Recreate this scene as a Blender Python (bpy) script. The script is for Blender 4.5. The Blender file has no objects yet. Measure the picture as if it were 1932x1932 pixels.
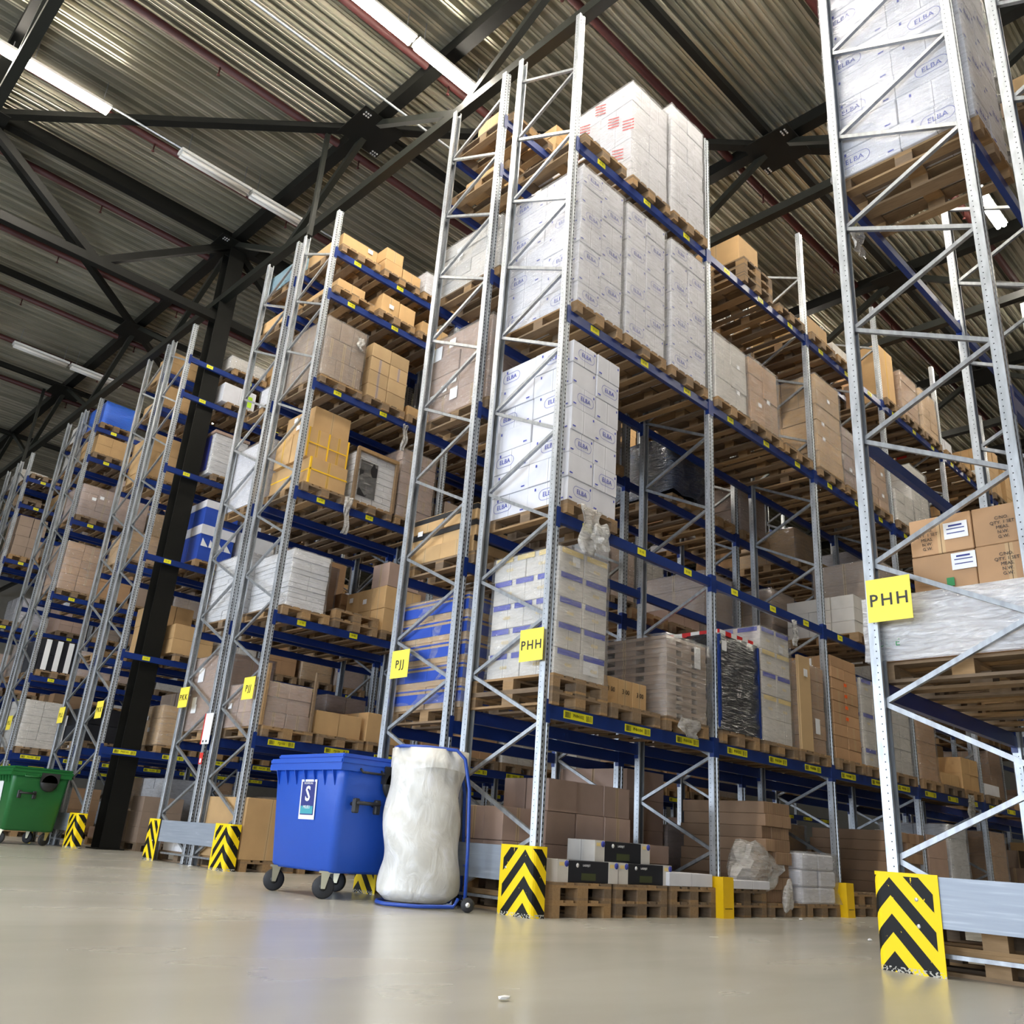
import bpy, bmesh, math, random
from mathutils import Vector, Matrix, Euler
PI = math.pi
S = bpy.context.scene
COL = S.collection

# ------------------------------------------------------------------ camera
RV = (1.1672, -0.4149, 0.7225); CAMP = (-5.9129, -5.6246, 0.5698); FPX = 1644.6
def cam_rot(r):
    v = Vector(r); th = v.length
    return Matrix.Rotation(th, 3, v.normalized())
R_ = cam_rot(RV)                       # world -> vision camera (x right, y down, z forward)
cd = bpy.data.cameras.new('camera'); cam = bpy.data.objects.new('camera', cd); COL.objects.link(cam)
flip = Matrix(((1, 0, 0), (0, -1, 0), (0, 0, -1)))
M3 = (flip @ R_).transposed()
cam.matrix_world = Matrix.Translation(CAMP) @ M3.to_4x4()
cd.sensor_width = 36; cd.sensor_height = 36; cd.lens = FPX / 1932 * 36; cd.clip_end = 300; cd.clip_start = .05
S.camera = cam
# ------------------------------------------------------------------ world, exposure
w = bpy.data.worlds.new('world'); S.world = w; w.use_nodes = True
w.node_tree.nodes['Background'].inputs[0].default_value = (.62, .75, 1, 1)
w.node_tree.nodes['Background'].inputs[1].default_value = 2.5
S.view_settings.view_transform = 'Standard'; S.view_settings.look = 'None'
S.view_settings.exposure = 0.6; S.view_settings.gamma = 1; S.view_settings.use_curve_mapping = False
S.cycles.max_bounces = 8; S.cycles.diffuse_bounces = 4; S.cycles.glossy_bounces = 3
S.cycles.transparent_max_bounces = 24; S.cycles.transmission_bounces = 2
S.cycles.caustics_reflective = False; S.cycles.caustics_refractive = False
def area_light(name, loc, rot, sx, sy, power, color):
    l = bpy.data.lights.new(name, 'AREA'); l.shape = 'RECTANGLE'; l.size = sx; l.size_y = sy
    l.energy = power; l.color = color
    o = bpy.data.objects.new(name, l); o.location = loc; o.rotation_euler = rot; COL.objects.link(o); return o
# added area lights for cool daylight from behind; the dock doors are assumed, unseen
for i, yy in enumerate((-9.0, -1.5, 6.0, 13.5)):
    area_light('added_daylight', (-15.6, yy, 2.6), (0, -PI/2, 0), 4.4, 4.6, 430, (.80, .89, 1))

# ------------------------------------------------------------------ materials
def mat(name, color, rough=.5, metal=0., spec=.5):
    m = bpy.data.materials.new(name); m.use_nodes = True
    b = m.node_tree.nodes['Principled BSDF']
    b.inputs['Base Color'].default_value = (*color, 1); b.inputs['Roughness'].default_value = rough
    b.inputs['Metallic'].default_value = metal; b.inputs['Specular IOR Level'].default_value = spec
    return m
class NT:
    def __init__(s, m): s.m = m; s.t = m.node_tree; s.b = s.t.nodes['Principled BSDF']; s.L = s.t.links
    def n(s, typ, **k):
        x = s.t.nodes.new(typ)
        for a, v in k.items():
            if a.startswith('i_'): x.inputs[int(a[2:])].default_value = v
            else: setattr(x, a, v)
        return x
    def l(s, a, b): s.L.new(a, b)
    def obj(s): return s.n('ShaderNodeTexCoord').outputs['Object']
    def math(s, op, a, b=None):
        x = s.n('ShaderNodeMath', operation=op)
        for i, v in enumerate((a, b)):
            if v is None: continue
            if isinstance(v, (int, float)): x.inputs[i].default_value = v
            else: s.l(v, x.inputs[i])
        return x.outputs[0]
    def mix(s, f, a, b):
        x = s.n('ShaderNodeMix', data_type='RGBA')
        for i, v in ((0, f), (6, a), (7, b)):
            if isinstance(v, (int, float)): x.inputs[i].default_value = v
            elif isinstance(v, tuple): x.inputs[i].default_value = (*v, 1)
            else: s.l(v, x.inputs[i])
        return x.outputs[2]
    def noise(s, vec, scale, detail=3, dist=0):
        x = s.n('ShaderNodeTexNoise'); x.inputs['Scale'].default_value = scale; x.inputs['Detail'].default_value = detail
        x.inputs['Distortion'].default_value = dist
        if vec is not None: s.l(vec, x.inputs['Vector'])
        return x.outputs['Fac']
    def mapping(s, vec, scale=(1, 1, 1), loc=None):
        x = s.n('ShaderNodeMapping'); x.inputs['Scale'].default_value = scale; s.l(vec, x.inputs['Vector'])
        if loc is not None: s.l(loc, x.inputs['Location'])
        return x.outputs[0]
    def ramp(s, f, stops):
        x = s.n('ShaderNodeValToRGB'); s.l(f, x.inputs[0]); e = x.color_ramp.elements
        while len(e) < len(stops): e.new(.5)
        for q, (p, c) in zip(e, stops): q.position = p; q.color = (*c, 1) if len(c) == 3 else c
        return x.outputs[0]
    def bump(s, h, strength=.3, dist=.01):
        x = s.n('ShaderNodeBump'); x.inputs['Strength'].default_value = strength; x.inputs['Distance'].default_value = dist
        s.l(h, x.inputs['Height']); s.l(x.outputs[0], s.b.inputs['Normal'])
    def rnd(s): return s.n('ShaderNodeObjectInfo').outputs['Random']

def m_galv(name, base, holes=False, metal=.55):
    m = mat(name, base, .38, metal); t = NT(m); o = t.obj()
    pos = t.n('ShaderNodeNewGeometry').outputs['Position']
    f = t.noise(t.mapping(pos, (9, 9, 2.2)), 2.5, 4)
    c = t.ramp(f, [(.3, tuple(v*.74 for v in base)), (.55, base), (.75, tuple(min(1, v*1.15) for v in base))])
    if holes:
        s = t.n('ShaderNodeSeparateXYZ'); t.l(o, s.inputs[0])
        z = t.math('FRACT', t.math('MULTIPLY', s.outputs[2], 20.))
        a = t.math('LESS_THAN', z, .46)
        ax = t.math('ABSOLUTE', s.outputs[0])
        b = t.math('MULTIPLY', t.math('GREATER_THAN', ax, .024), t.math('LESS_THAN', ax, .037))
        y = t.math('LESS_THAN', s.outputs[1], .003)
        h = t.math('MULTIPLY', t.math('MULTIPLY', a, b), y)
        s2 = t.math('MULTIPLY', t.math('GREATER_THAN', ax, .0485), t.math('LESS_THAN', t.math('ABSOLUTE', t.math('SUBTRACT', s.outputs[1], .048)), .004))
        h = t.math('MAXIMUM', h, t.math('MULTIPLY', s2, t.math('LESS_THAN', z, .17)))
        c = t.mix(h, c, (.015, .015, .018))
    t.l(c, t.b.inputs['Base Color']); t.bump(f, .15, .004)
    return m
GALV = m_galv('galvanised_post', (.50, .53, .56), True)
GALV2 = m_galv('galvanised_brace', (.34, .355, .37))
GREY = mat('grey_rail', (.30, .34, .40), .42, .15); t = NT(GREY)
f_ = t.noise(t.mapping(t.obj(), (3, .7, 14)), 2.4, 5, .5)
t.l(t.ramp(f_, [(.35, (.27, .31, .37)), (.6, (.31, .35, .41)), (.78, (.48, .52, .58))]), t.b.inputs['Base Color'])
def m_paint(name, c, rough=.35, n=.25):
    m = mat(name, c, rough); t = NT(m); o = t.n('ShaderNodeNewGeometry').outputs['Position']
    f = t.noise(o, 3.5, 5)
    t.l(t.mix(f, tuple(v*(1-n) for v in c), tuple(min(1, v*(1+n)) for v in c)), t.b.inputs['Base Color'])
    return m
BLUE = m_paint('blue_beam_paint', (.008, .030, .17), .32)
DARK = m_paint('dark_steel_paint', (.006, .0062, .005), .55, .35)
DARK.node_tree.nodes['Principled BSDF'].inputs['Specular IOR Level'].default_value = .25
DARKG = m_paint('dark_green_steel', (.011, .0125, .010), .42, .3)
DARKG.node_tree.nodes['Principled BSDF'].inputs['Specular IOR Level'].default_value = .4
RED = m_paint('red_pipe_paint', (.055, .008, .006), .6)
YEL = m_paint('yellow_guard_paint', (.90, .56, .004), .38, .12)
YSIGN = mat('yellow_sign', (.95, .78, .08), .45)
YLAB = mat('yellow_label', (.82, .76, .02), .5)
BLK = mat('black_print', (.012, .012, .014), .45)
WPAPER = mat('white_paper', (.80, .80, .80), .6)
WPRINT = mat('white_print', (.85, .85, .85), .5)
BPRINT = mat('blue_print', (.05, .07, .42), .6)
RPRINT = mat('red_print', (.62, .03, .02), .6)
OPRINT = mat('orange_print', (.85, .12, .01), .6)
YPRINT = mat('yellow_print', (.80, .62, .25), .6)
GPRINT = mat('green_print', (.02, .22, .06), .6)
LIME = mat('lime_print', (.45, .72, .03), .6)
NAVY = mat('navy_print', (.02, .03, .20), .6)
RUB = mat('black_rubber', (.018, .018, .020), .6)
BOLT = mat('zinc_bolt', (.75, .75, .75), .3, .6)
ZINC = mat('zinc_fork', (.45, .42, .30), .4, .7)
def m_wood(name, base, dark):
    m = mat(name, base, .75, 0, .2); t = NT(m)
    r = t.rnd(); o = t.obj(); cx = t.n('ShaderNodeCombineXYZ'); t.l(t.math('MULTIPLY', r, 40), cx.inputs[0]); t.l(t.math('MULTIPLY', r, 17), cx.inputs[1])
    f = t.noise(t.mapping(o, (14, 2.2, 14), cx.outputs[0]), 3, 5, .6)
    g = t.noise(t.mapping(o, (2, 2, 2), cx.outputs[0]), 2.5, 3)
    c = t.mix(f, dark, base)
    c2 = t.mix(t.math('MULTIPLY', g, .55), c, tuple(v*.45 for v in base))
    h = t.n('ShaderNodeHueSaturation'); t.l(c2, h.inputs['Color'])
    t.l(t.math('ADD', t.math('MULTIPLY', r, .75), .72), h.inputs['Value']); t.l(t.math('ADD', t.math('MULTIPLY', r, .3), .8), h.inputs['Saturation'])
    t.l(h.outputs[0], t.b.inputs['Base Color']); t.bump(f, .3, .002)
    return m
WOOD = m_wood('pallet_wood', (.37, .245, .135), (.17, .105, .052))
def m_card(name, base, tape=(.55, .40, .22), var=.25, rough=.7):
    m = mat(name, base, rough, 0, .25); t = NT(m); o = t.obj(); r = t.rnd()
    s = t.n('ShaderNodeSeparateXYZ'); t.l(o, s.inputs[0]); ay = t.math('ABSOLUTE', s.outputs[1])
    f = t.noise(o, 5, 3)
    c = t.mix(f, tuple(v*.86 for v in base), tuple(min(1, v*1.1) for v in base))
    c = t.mix(t.math('MULTIPLY', t.math('LESS_THAN', ay, .024), .55), c, tape)
    c = t.mix(t.math('LESS_THAN', ay, .0022), c, tuple(v*.25 for v in base))
    h = t.n('ShaderNodeHueSaturation'); t.l(c, h.inputs['Color'])
    t.l(t.math('ADD', t.math('MULTIPLY', r, var), 1-var/2), h.inputs['Value'])
    t.l(h.outputs[0], t.b.inputs['Base Color'])
    wv = t.noise(t.mapping(o, (1, 1, 90)), 2, 1); t.bump(wv, .06, .002)
    return m
CARD = m_card('brown_cardboard', (.46, .275, .145))
CARDT = m_card('tan_cardboard', (.56, .36, .17))
CARDO = m_card('ochre_cardboard', (.56, .36, .17), (.70, .42, .03))
CARDLT = m_card('lilac_taped_cardboard', (.50, .35, .19), (.28, .27, .36))
CARDG = m_card('grey_brown_cardboard', (.33, .245, .185))
CARDW = m_card('white_cardboard', (.72, .72, .76), (.80, .80, .84), .07)
CARDC = m_card('cream_cardboard', (.66, .63, .58), (.72, .70, .65), .08)
CARDP = m_card('pink_brown_cardboard', (.44, .31, .245))
CARDB = m_card('black_cardboard', (.02, .021, .026), (.03, .03, .035), .3, .35)
CARDN = m_card('blue_cardboard', (.03, .08, .42), (.04, .10, .48), .1, .5)
SHEET = m_card('white_paper_sheets', (.74, .74, .75), (.74, .74, .75), .1)
def m_wrap(name, tint, trans, streak=.35, rough=.18):
    m = bpy.data.materials.new(name); m.use_nodes = True; t = NT(m); T = m.node_tree
    b = t.b; b.inputs['Base Color'].default_value = (*tint, 1); b.inputs['Roughness'].default_value = rough
    b.inputs['Specular IOR Level'].default_value = .8
    o = t.obj(); r = t.rnd(); cx = t.n('ShaderNodeCombineXYZ'); t.l(t.math('MULTIPLY', r, 30), cx.inputs[0]); t.l(t.math('MULTIPLY', r, 50), cx.inputs[2])
    v = t.mapping(o, (1.6, 1.6, 9), cx.outputs[0])
    f = t.noise(v, 3.2, 6, 1.2)
    t.bump(f, .9, .03)
    tr = t.n('ShaderNodeBsdfTransparent'); tr.inputs[0].default_value = (.97, .97, .97, 1)
    mx = t.n('ShaderNodeMixShader')
    fac = t.ramp(f, [(.38, (1-trans,)*3), (.62, (min(1, 1-trans+streak*.45),)*3), (.72, (min(1, 1-trans+streak),)*3)])
    t.l(fac, mx.inputs[0]); t.l(tr.outputs[0], mx.inputs[1]); t.l(b.outputs[0], mx.inputs[2])
    gl = t.n('ShaderNodeBsdfGlossy'); gl.inputs['Roughness'].default_value = .13; gl.inputs['Color'].default_value = (.95, .95, .95, 1)
    bp = t.n('ShaderNodeBump'); bp.inputs['Strength'].default_value = 1.; bp.inputs['Distance'].default_value = .035; t.l(f, bp.inputs['Height'])
    fr = t.n('ShaderNodeLayerWeight'); fr.inputs['Blend'].default_value = .5; t.l(bp.outputs[0], gl.inputs['Normal']); t.l(bp.outputs[0], fr.inputs['Normal'])
    fac2 = t.math('ADD', t.math('MULTIPLY', t.math('POWER', fr.outputs['Facing'], 4.), .35), .045)
    m2 = t.n('ShaderNodeMixShader'); t.l(fac2, m2.inputs[0]); t.l(mx.outputs[0], m2.inputs[1]); t.l(gl.outputs[0], m2.inputs[2])
    t.l(m2.outputs[0], T.nodes['Material Output'].inputs[0])
    return m
WRAP = m_wrap('clear_stretch_wrap', (.80, .78, .75), .93, .28)
WRAPW = m_wrap('white_stretch_wrap', (.85, .85, .87), .90, .26)
WRAPS = m_wrap('shiny_white_wrap', (.86, .86, .88), .62, .55, .12)
WRAPT = m_wrap('tangled_wrap', (.80, .78, .74), .66, .4)
WRAPK = m_wrap('black_stretch_wrap', (.015, .016, .02), .04, .04, .25)
WRAPD = m_wrap('dark_blue_wrap', (.03, .045, .09), .08, .08, .22)
WRAPV = m_wrap('bright_blue_wrap', (.012, .14, .75), .02, .02, .3)
WRAPL = m_wrap('light_blue_wrap', (.25, .42, .52), .15, .2, .3)
def m_bag():
    m = bpy.data.materials.new('translucent_bag_film'); m.use_nodes = True; t = NT(m)
    b = t.b; b.inputs['Base Color'].default_value = (.80, .79, .73, 1); b.inputs['Roughness'].default_value = .3
    b.inputs['Specular IOR Level'].default_value = .6
    o = t.obj(); f = t.noise(t.mapping(o, (2.2, 2.2, 1.3)), 3, 5, 1.5); t.bump(f, .35, .05)
    t.l(t.ramp(f, [(.3, (.70, .68, .62)), (.55, (.82, .81, .76)), (.75, (.93, .93, .95))]), b.inputs['Base Color'])
    tr = t.n('ShaderNodeBsdfTransparent'); mx = t.n('ShaderNodeMixShader'); mx.inputs[0].default_value = .86
    t.l(tr.outputs[0], mx.inputs[1]); t.l(b.outputs[0], mx.inputs[2])
    t.l(mx.outputs[0], m.node_tree.nodes['Material Output'].inputs[0]); return m
BAG = m_bag()
def m_plastic(name, c, rough=.38):
    m = mat(name, c, rough); t = NT(m); f = t.noise(t.obj(), 60, 2); t.bump(f, .08, .002)
    g = t.noise(t.obj(), 2.2, 5)
    t.l(t.mix(t.math('MULTIPLY', g, .3), c, tuple(v*.7+.01 for v in c)), t.b.inputs['Base Color']); return m
BINB = m_plastic('blue_bin_plastic', (.012, .085, .50))
BING = m_plastic('green_bin_plastic', (.010, .125, .026))
BINK = m_plastic('black_bin_plastic', (.02, .02, .02), .5)
def m_floor():
    m = mat('coated_concrete', (.42, .39, .33), .3); t = NT(m)
    p = t.n('ShaderNodeNewGeometry').outputs['Position']
    a = t.noise(t.mapping(p, (.5, .9, 1)), .55, 4, .3); b_ = t.noise(t.mapping(p, (.35, 1.3, 1)), 1.0, 4, .4)
    c = t.ramp(a, [(.3, (.41, .395, .345)), (.6, (.495, .48, .425)), (.8, (.54, .525, .47))])
    c = t.mix(t.math('MULTIPLY', b_, .35), c, (.40, .385, .34))
    t.l(c, t.b.inputs['Base Color'])
    t.l(t.ramp(b_, [(.3, (.20,)*3), (.7, (.30,)*3)]), t.b.inputs['Roughness'])
    t.bump(t.noise(p, 30, 3), .03, .002); return m
FLOOR = m_floor()
def m_deck():
    m = mat('roof_deck_metal', (.30, .31, .25), .30, .5); t = NT(m)
    p = t.n('ShaderNodeNewGeometry').outputs['Position']
    f = t.noise(t.mapping(p, (.25, 2.5, 1)), 2, 5)
    t.l(t.ramp(f, [(.3, (.25, .245, .185)), (.5, (.37, .35, .27)), (.7, (.50, .465, .37))]), t.b.inputs['Base Color']); return m
DECK = m_deck()
WALL = m_paint('wall_panel_paint', (.42, .41, .37), .6, .1)
def m_emit(name, c, s):
    m = mat(name, (.9, .9, .9), .4); b = m.node_tree.nodes['Principled BSDF']
    b.inputs['Emission Color'].default_value = (*c, 1); b.inputs['Emission Strength'].default_value = s; return m
LAMPON = m_emit('lit_diffuser', (1, .92, .79), 80)
LAMPOFF = mat('unlit_diffuser', (.62, .60, .56), .3)
LAMPBODY = mat('white_lamp_body', (.7, .7, .68), .4)
def m_chev():
    m = mat('chevron_paint', (.9, .6, .01), .55, 0, .25); t = NT(m)
    u = t.n('ShaderNodeUVMap'); s = t.n('ShaderNodeSeparateXYZ'); t.l(u.outputs[0], s.inputs[0])
    au = t.math('ABSOLUTE', s.outputs[0])
    v = t.math('ADD', s.outputs[1], t.math('MULTIPLY', au, 1.12))
    fr = t.math('FRACT', t.math('DIVIDE', t.math('ADD', v, -.115), .212))
    k = t.math('GREATER_THAN', fr, .50)
    edge = t.math('MULTIPLY', t.math('LESS_THAN', s.outputs[1], .548), t.math('GREATER_THAN', s.outputs[0], -.262))
    k = t.math('MULTIPLY', k, edge)
    n = t.noise(t.mapping(u.outputs[0], (1, .5, 1)), 32, 4)
    wear = t.math('GREATER_THAN', n, .685)
    k = t.math('MULTIPLY', k, t.math('SUBTRACT', 1, wear))
    n2 = t.math('MULTIPLY', t.math('GREATER_THAN', t.noise(u.outputs[0], 60, 3), .53), t.math('LESS_THAN', s.outputs[1], .03))
    c = t.mix(k, (.93, .66, .008), (.007, .007, .006)); c = t.mix(n2, c, (.5, .48, .42))
    t.l(c, t.b.inputs['Base Color']); return m
CHEV = m_chev()
def m_hazard():
    m = mat('red_white_tape', (.8, .8, .8), .4); t = NT(m); s = t.n('ShaderNodeSeparateXYZ'); t.l(t.obj(), s.inputs[0])
    fr = t.math('FRACT', t.math('MULTIPLY', t.math('ADD', s.outputs[1], s.outputs[0]), 4))
    t.l(t.mix(t.math('GREATER_THAN', fr, .5), (.8, .78, .75), (.62, .02, .02)), t.b.inputs['Base Color']); return m
HAZ = m_hazard()
def m_barcode():
    m = mat('barcode_label', (.82, .76, .02), .5); t = NT(m); s = t.n('ShaderNodeSeparateXYZ'); t.l(t.obj(), s.inputs[0])
    w1 = t.n('ShaderNodeTexWhiteNoise', noise_dimensions='1D'); t.l(t.math('FLOOR', t.math('MULTIPLY', s.outputs[0], 260)), w1.inputs['W'])
    bar = t.math('GREATER_THAN', w1.outputs['Value'], .5)
    ins = t.math('MULTIPLY', t.math('GREATER_THAN', t.math('ABSOLUTE', s.outputs[0]), .115), t.math('LESS_THAN', t.math('ABSOLUTE', s.outputs[2]), .027))
    ins = t.math('MULTIPLY', ins, t.math('LESS_THAN', t.math('ABSOLUTE', s.outputs[0]), .195))
    t.l(t.mix(t.math('MULTIPLY', bar, ins), (.82, .76, .02), (.03, .03, .01)), t.b.inputs['Base Color']); return m
YBAR = m_barcode()

# ------------------------------------------------------------------ mesh helpers
MC = {}
def add_box(bm, x0, y0, z0, x1, y1, z1, mi=0):
    v = [bm.verts.new(p) for p in ((x0, y0, z0), (x1, y0, z0), (x1, y1, z0), (x0, y1, z0), (x0, y0, z1), (x1, y0, z1), (x1, y1, z1), (x0, y1, z1))]
    for f in ((0, 3, 2, 1), (4, 5, 6, 7), (0, 1, 5, 4), (1, 2, 6, 5), (2, 3, 7, 6), (3, 0, 4, 7)):
        bm.faces.new([v[i] for i in f]).material_index = mi
def finish(bm, name, mats, smooth=False):
    me = bpy.data.meshes.new(name); bmesh.ops.recalc_face_normals(bm, faces=bm.faces[:]); bm.to_mesh(me); bm.free()
    for m in (mats if isinstance(mats, (list, tuple)) else [mats]): me.materials.append(m)
    if smooth:
        for p in me.polygons: p.use_smooth = True
    return me
def box(w, d, h, m, bev=0., org='cb', name='box'):
    """box mesh; org cb = centre of the base, c = centre"""
    k = ('b', round(w, 3), round(d, 3), round(h, 3), m.name, bev, org)
    if k in MC: return MC[k]
    bm = bmesh.new(); z = 0 if org == 'cb' else -h/2
    add_box(bm, -w/2, -d/2, z, w/2, d/2, z+h)
    if bev: bmesh.ops.bevel(bm, geom=bm.edges[:], offset=bev, segments=1, affect='EDGES')
    MC[k] = finish(bm, name, m); return MC[k]
def obj(name, me, parent=None, loc=(0, 0, 0), rot=(0, 0, 0), label=None, cat=None, group=None, kind=None):
    o = bpy.data.objects.new(name, me); COL.objects.link(o); o.location = loc
    if rot != (0, 0, 0): o.rotation_euler = rot
    if parent: o.parent = parent
    if label: o['label'] = label
    if cat: o['category'] = cat
    if group: o['group'] = group
    if kind: o['kind'] = kind
    return o
def thing(name, label, cat, loc=(0, 0, 0), rz=0., group=None):
    return obj(name, None, None, loc, (0, 0, rz), label, cat, group)
def bar_between(p, q, w, d, m, name, parent=None, **k):
    """a rectangular bar from p to q, w wide and d deep"""
    p = Vector(p); q = Vector(q); L = (q-p).length
    me = box(w, d, L, m, org='cb', name=name)
    o = obj(name, me, parent, p, **k)
    o.rotation_mode = 'QUATERNION'; o.rotation_quaternion = (q-p).to_track_quat('Z', 'Y'); return o
def tube(bm, pts, r, seg=8, closed=False, mi=0):
    pts = [Vector(p) for p in pts]; n = len(pts); rings = []
    for i, p in enumerate(pts):
        a = pts[i-1] if (i or closed) else p; b = pts[(i+1) % n] if (i < n-1 or closed) else p
        d = (b-a).normalized(); up = Vector((0, 0, 1)) if abs(d.z) < .9 else Vector((1, 0, 0))
        x = d.cross(up).normalized(); y = d.cross(x)
        rings.append([bm.verts.new(p + r*(math.cos(2*PI*j/seg)*x + math.sin(2*PI*j/seg)*y)) for j in range(seg)])
    for i in range(n if closed else n-1):
        A = rings[i]; B = rings[(i+1) % n]
        for j in range(seg): bm.faces.new((A[j], A[(j+1) % seg], B[(j+1) % seg], B[j])).material_index = mi
    if not closed:
        bm.faces.new(rings[0][::-1]).material_index = mi; bm.faces.new(rings[-1]).material_index = mi
def tube_mesh(pts, r, m, seg=8, closed=False, name='tube'):
    bm = bmesh.new(); tube(bm, pts, r, seg, closed); return finish(bm, name, m, True)
def lathe(prof, m, seg=20, axis='Z', name='lathe'):
    bm = bmesh.new(); rings = []
    for r, z in prof:
        ring = []
        for j in range(seg):
            a = 2*PI*j/seg; x, y = r*math.cos(a), r*math.sin(a)
            ring.append(bm.verts.new((x, y, z) if axis == 'Z' else (x, z, y)))
        rings.append(ring)
    for A, B in zip(rings, rings[1:]):
        for j in range(seg): bm.faces.new((A[j], A[(j+1) % seg], B[(j+1) % seg], B[j]))
    bm.faces.new(rings[0]); bm.faces.new(rings[-1]); return finish(bm, name, m, True)
FX = (PI/2, 0, -PI/2)      # prints that face the cross aisle (-X)
FY = (PI/2, 0, 0)          # prints that face the right-hand aisle (-Y)
def text_mesh(s, size, m, ring=False, bold=0.):
    k = ('t', s, size, m.name, ring)
    if k in MC: return MC[k]
    c = bpy.data.curves.new('print', 'FONT'); c.body = s; c.size = size; c.align_x = 'CENTER'; c.align_y = 'CENTER'; c.resolution_u = 2
    c.extrude = .0006; c.offset = bold; c.space_character = 1.25 if s in ('PJJ', 'PKK', 'PLL', 'PHH') else 1.0
    o = bpy.data.objects.new('print', c); me = bpy.data.meshes.new_from_object(o)
    bpy.data.objects.remove(o); bpy.data.curves.remove(c)
    bm = bmesh.new(); bm.from_mesh(me); bpy.data.meshes.remove(me)
    for f in bm.faces: f.material_index = 0
    if ring:
        W, H, t = size*1.85, size*.85, size*.06; N = 20; outer = []; inner = []
        for i in range(N):
            a = 2*PI*i/N; cx = (W-H)*(1 if math.cos(a) > 0 else -1)
            for lst, rr in ((outer, H), (inner, H-t)): lst.append(bm.verts.new((cx+rr*math.cos(a), rr*math.sin(a), 0)))
        for i in range(N): bm.faces.new((outer[i], outer[(i+1) % N], inner[(i+1) % N], inner[i]))
    MC[k] = finish(bm, 'printed_text', m); return MC[k]
def plate(w, h, m, t=.002, name='plate'):
    k = ('p', round(w, 3), round(h, 3), m.name, t)
    if k not in MC:
        bm = bmesh.new(); add_box(bm, -w/2, -h/2, 0, w/2, h/2, t); MC[k] = finish(bm, name, m)
    return MC[k]

# ------------------------------------------------------------------ setting
def struct(name, bm, m): return obj(name, finish(bm, name, m), kind='structure')
bm = bmesh.new(); add_box(bm, -16, -34, -.2, 46, 50, 0); struct('floor', bm, FLOOR)
# roof deck: trapezoidal ribs running along X, one bent sheet with thickness
bm = bmesh.new(); ZD = 13.32; y = -34.; prof = []
while y < 50:
    prof += [(y, ZD), (y+.035, ZD), (y+.045, ZD+.018), (y+.06, ZD+.018), (y+.07, ZD), (y+.105, ZD), (y+.13, ZD+.09), (y+.20, ZD+.09)]; y += .23
A = [bm.verts.new((-16, p, z)) for p, z in prof]; B = [bm.verts.new((46, p, z)) for p, z in prof]
for i in range(len(prof)-1): bm.faces.new((A[i], B[i], B[i+1], A[i+1]))
A = [bm.verts.new((-16, p, z+.25)) for p, z in (prof[0], prof[-1])]; B = [bm.verts.new((46, p, z+.25)) for p, z in (prof[0], prof[-1])]
bm.faces.new((A[0], A[1], B[1], B[0]))
me = bpy.data.meshes.new('ceiling'); bm.to_mesh(me); bm.free(); me.materials.append(DECK); obj('ceiling', me, kind='structure')
for nm, b in (('wall_back', (46, -34, 0, 46.2, 50, 13.6)), ('wall_left', (-16, 50, 0, 46, 50.2, 13.6)), ('wall_right', (-16, -34.2, 0, 46, -34, 13.6))):
    bm = bmesh.new(); add_box(bm, *b); struct(nm, bm, WALL)
bm = bmesh.new(); ys = [-34, -11.3, -6.7, -3.8, .8, 3.7, 8.3, 11.2, 15.8, 50]     # unseen front wall, four dock openings added for the daylight
for a, b in zip(ys[::2], ys[1::2]): add_box(bm, -16.2, a, 0, -16, b, 13.6)
add_box(bm, -16.2, -34, 4.8, -16, 50, 13.6); struct('wall_front', bm, WALL)

# ------------------------------------------------------------------ roof steel
TX = [-4.7+5.3*i for i in range(-1, 9)]
def truss_y(x):
    t = thing('roof_truss', 'TEMP', 'truss', (x, 0, 11.5))
    y0, y1 = -32, 48
    obj('top_chord', box(.22, y1-y0, .24, DARK), t, (0, (y0+y1)/2, 1.5))
    obj('bottom_chord', box(.16, y1-y0, .16, DARKG), t, (0, (y0+y1)/2, -.08))
    y = 11.3-5.4*8
    while y < y1-5:
        bar_between((0, y, 1.55), (0, y+2.7, 0), .11, .11, DARKG, 'truss_brace', t)
        bar_between((0, y+5.4, 1.55), (0, y+2.7, 0), .11, .11, DARKG, 'truss_brace', t)
        if y in [11.3-5.4*i for i in range(-2, 4)] or True:
            if -7 < y < 24:
                obj('gusset_plate', box(.9, .9, .02, DARK), t, (0, y, 1.36))
                if -2 < y < 12 and 0 < x < 7:
                    for bx in (-.36, .30):
                        for q in range(6): obj('gusset_bolt', MC.setdefault('gb', box(.026, .026, .02, BOLT)), t, (bx+(q % 3)*.07*(1 if bx > 0 else -1)*0+(q % 3)*.05, y+.35*(1 if bx > 0 else -1)+(q//3)*.07, 1.341))
        y += 5.4
    return t
tn = ['in front of the racks', 'above the rack ends', 'above the second rack bay', 'above the fourth rack bay', 'above the sixth rack bay', 'deep above the racks', 'farther above the racks', 'near the back wall', 'against the back wall', 'last before the back wall']
for i, x in enumerate(TX):
    if x < -10 or x > 30: continue
    t = truss_y(x); t['label'] = 'dark steel roof truss crossing the hall ' + ['', 'in front of the rack ends', 'right above the rack ends', 'behind the tall white carton stacks', 'at the third rack post', 'at the fifth rack post', 'far down the racks', 'farthest down the racks', ''][i]
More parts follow.
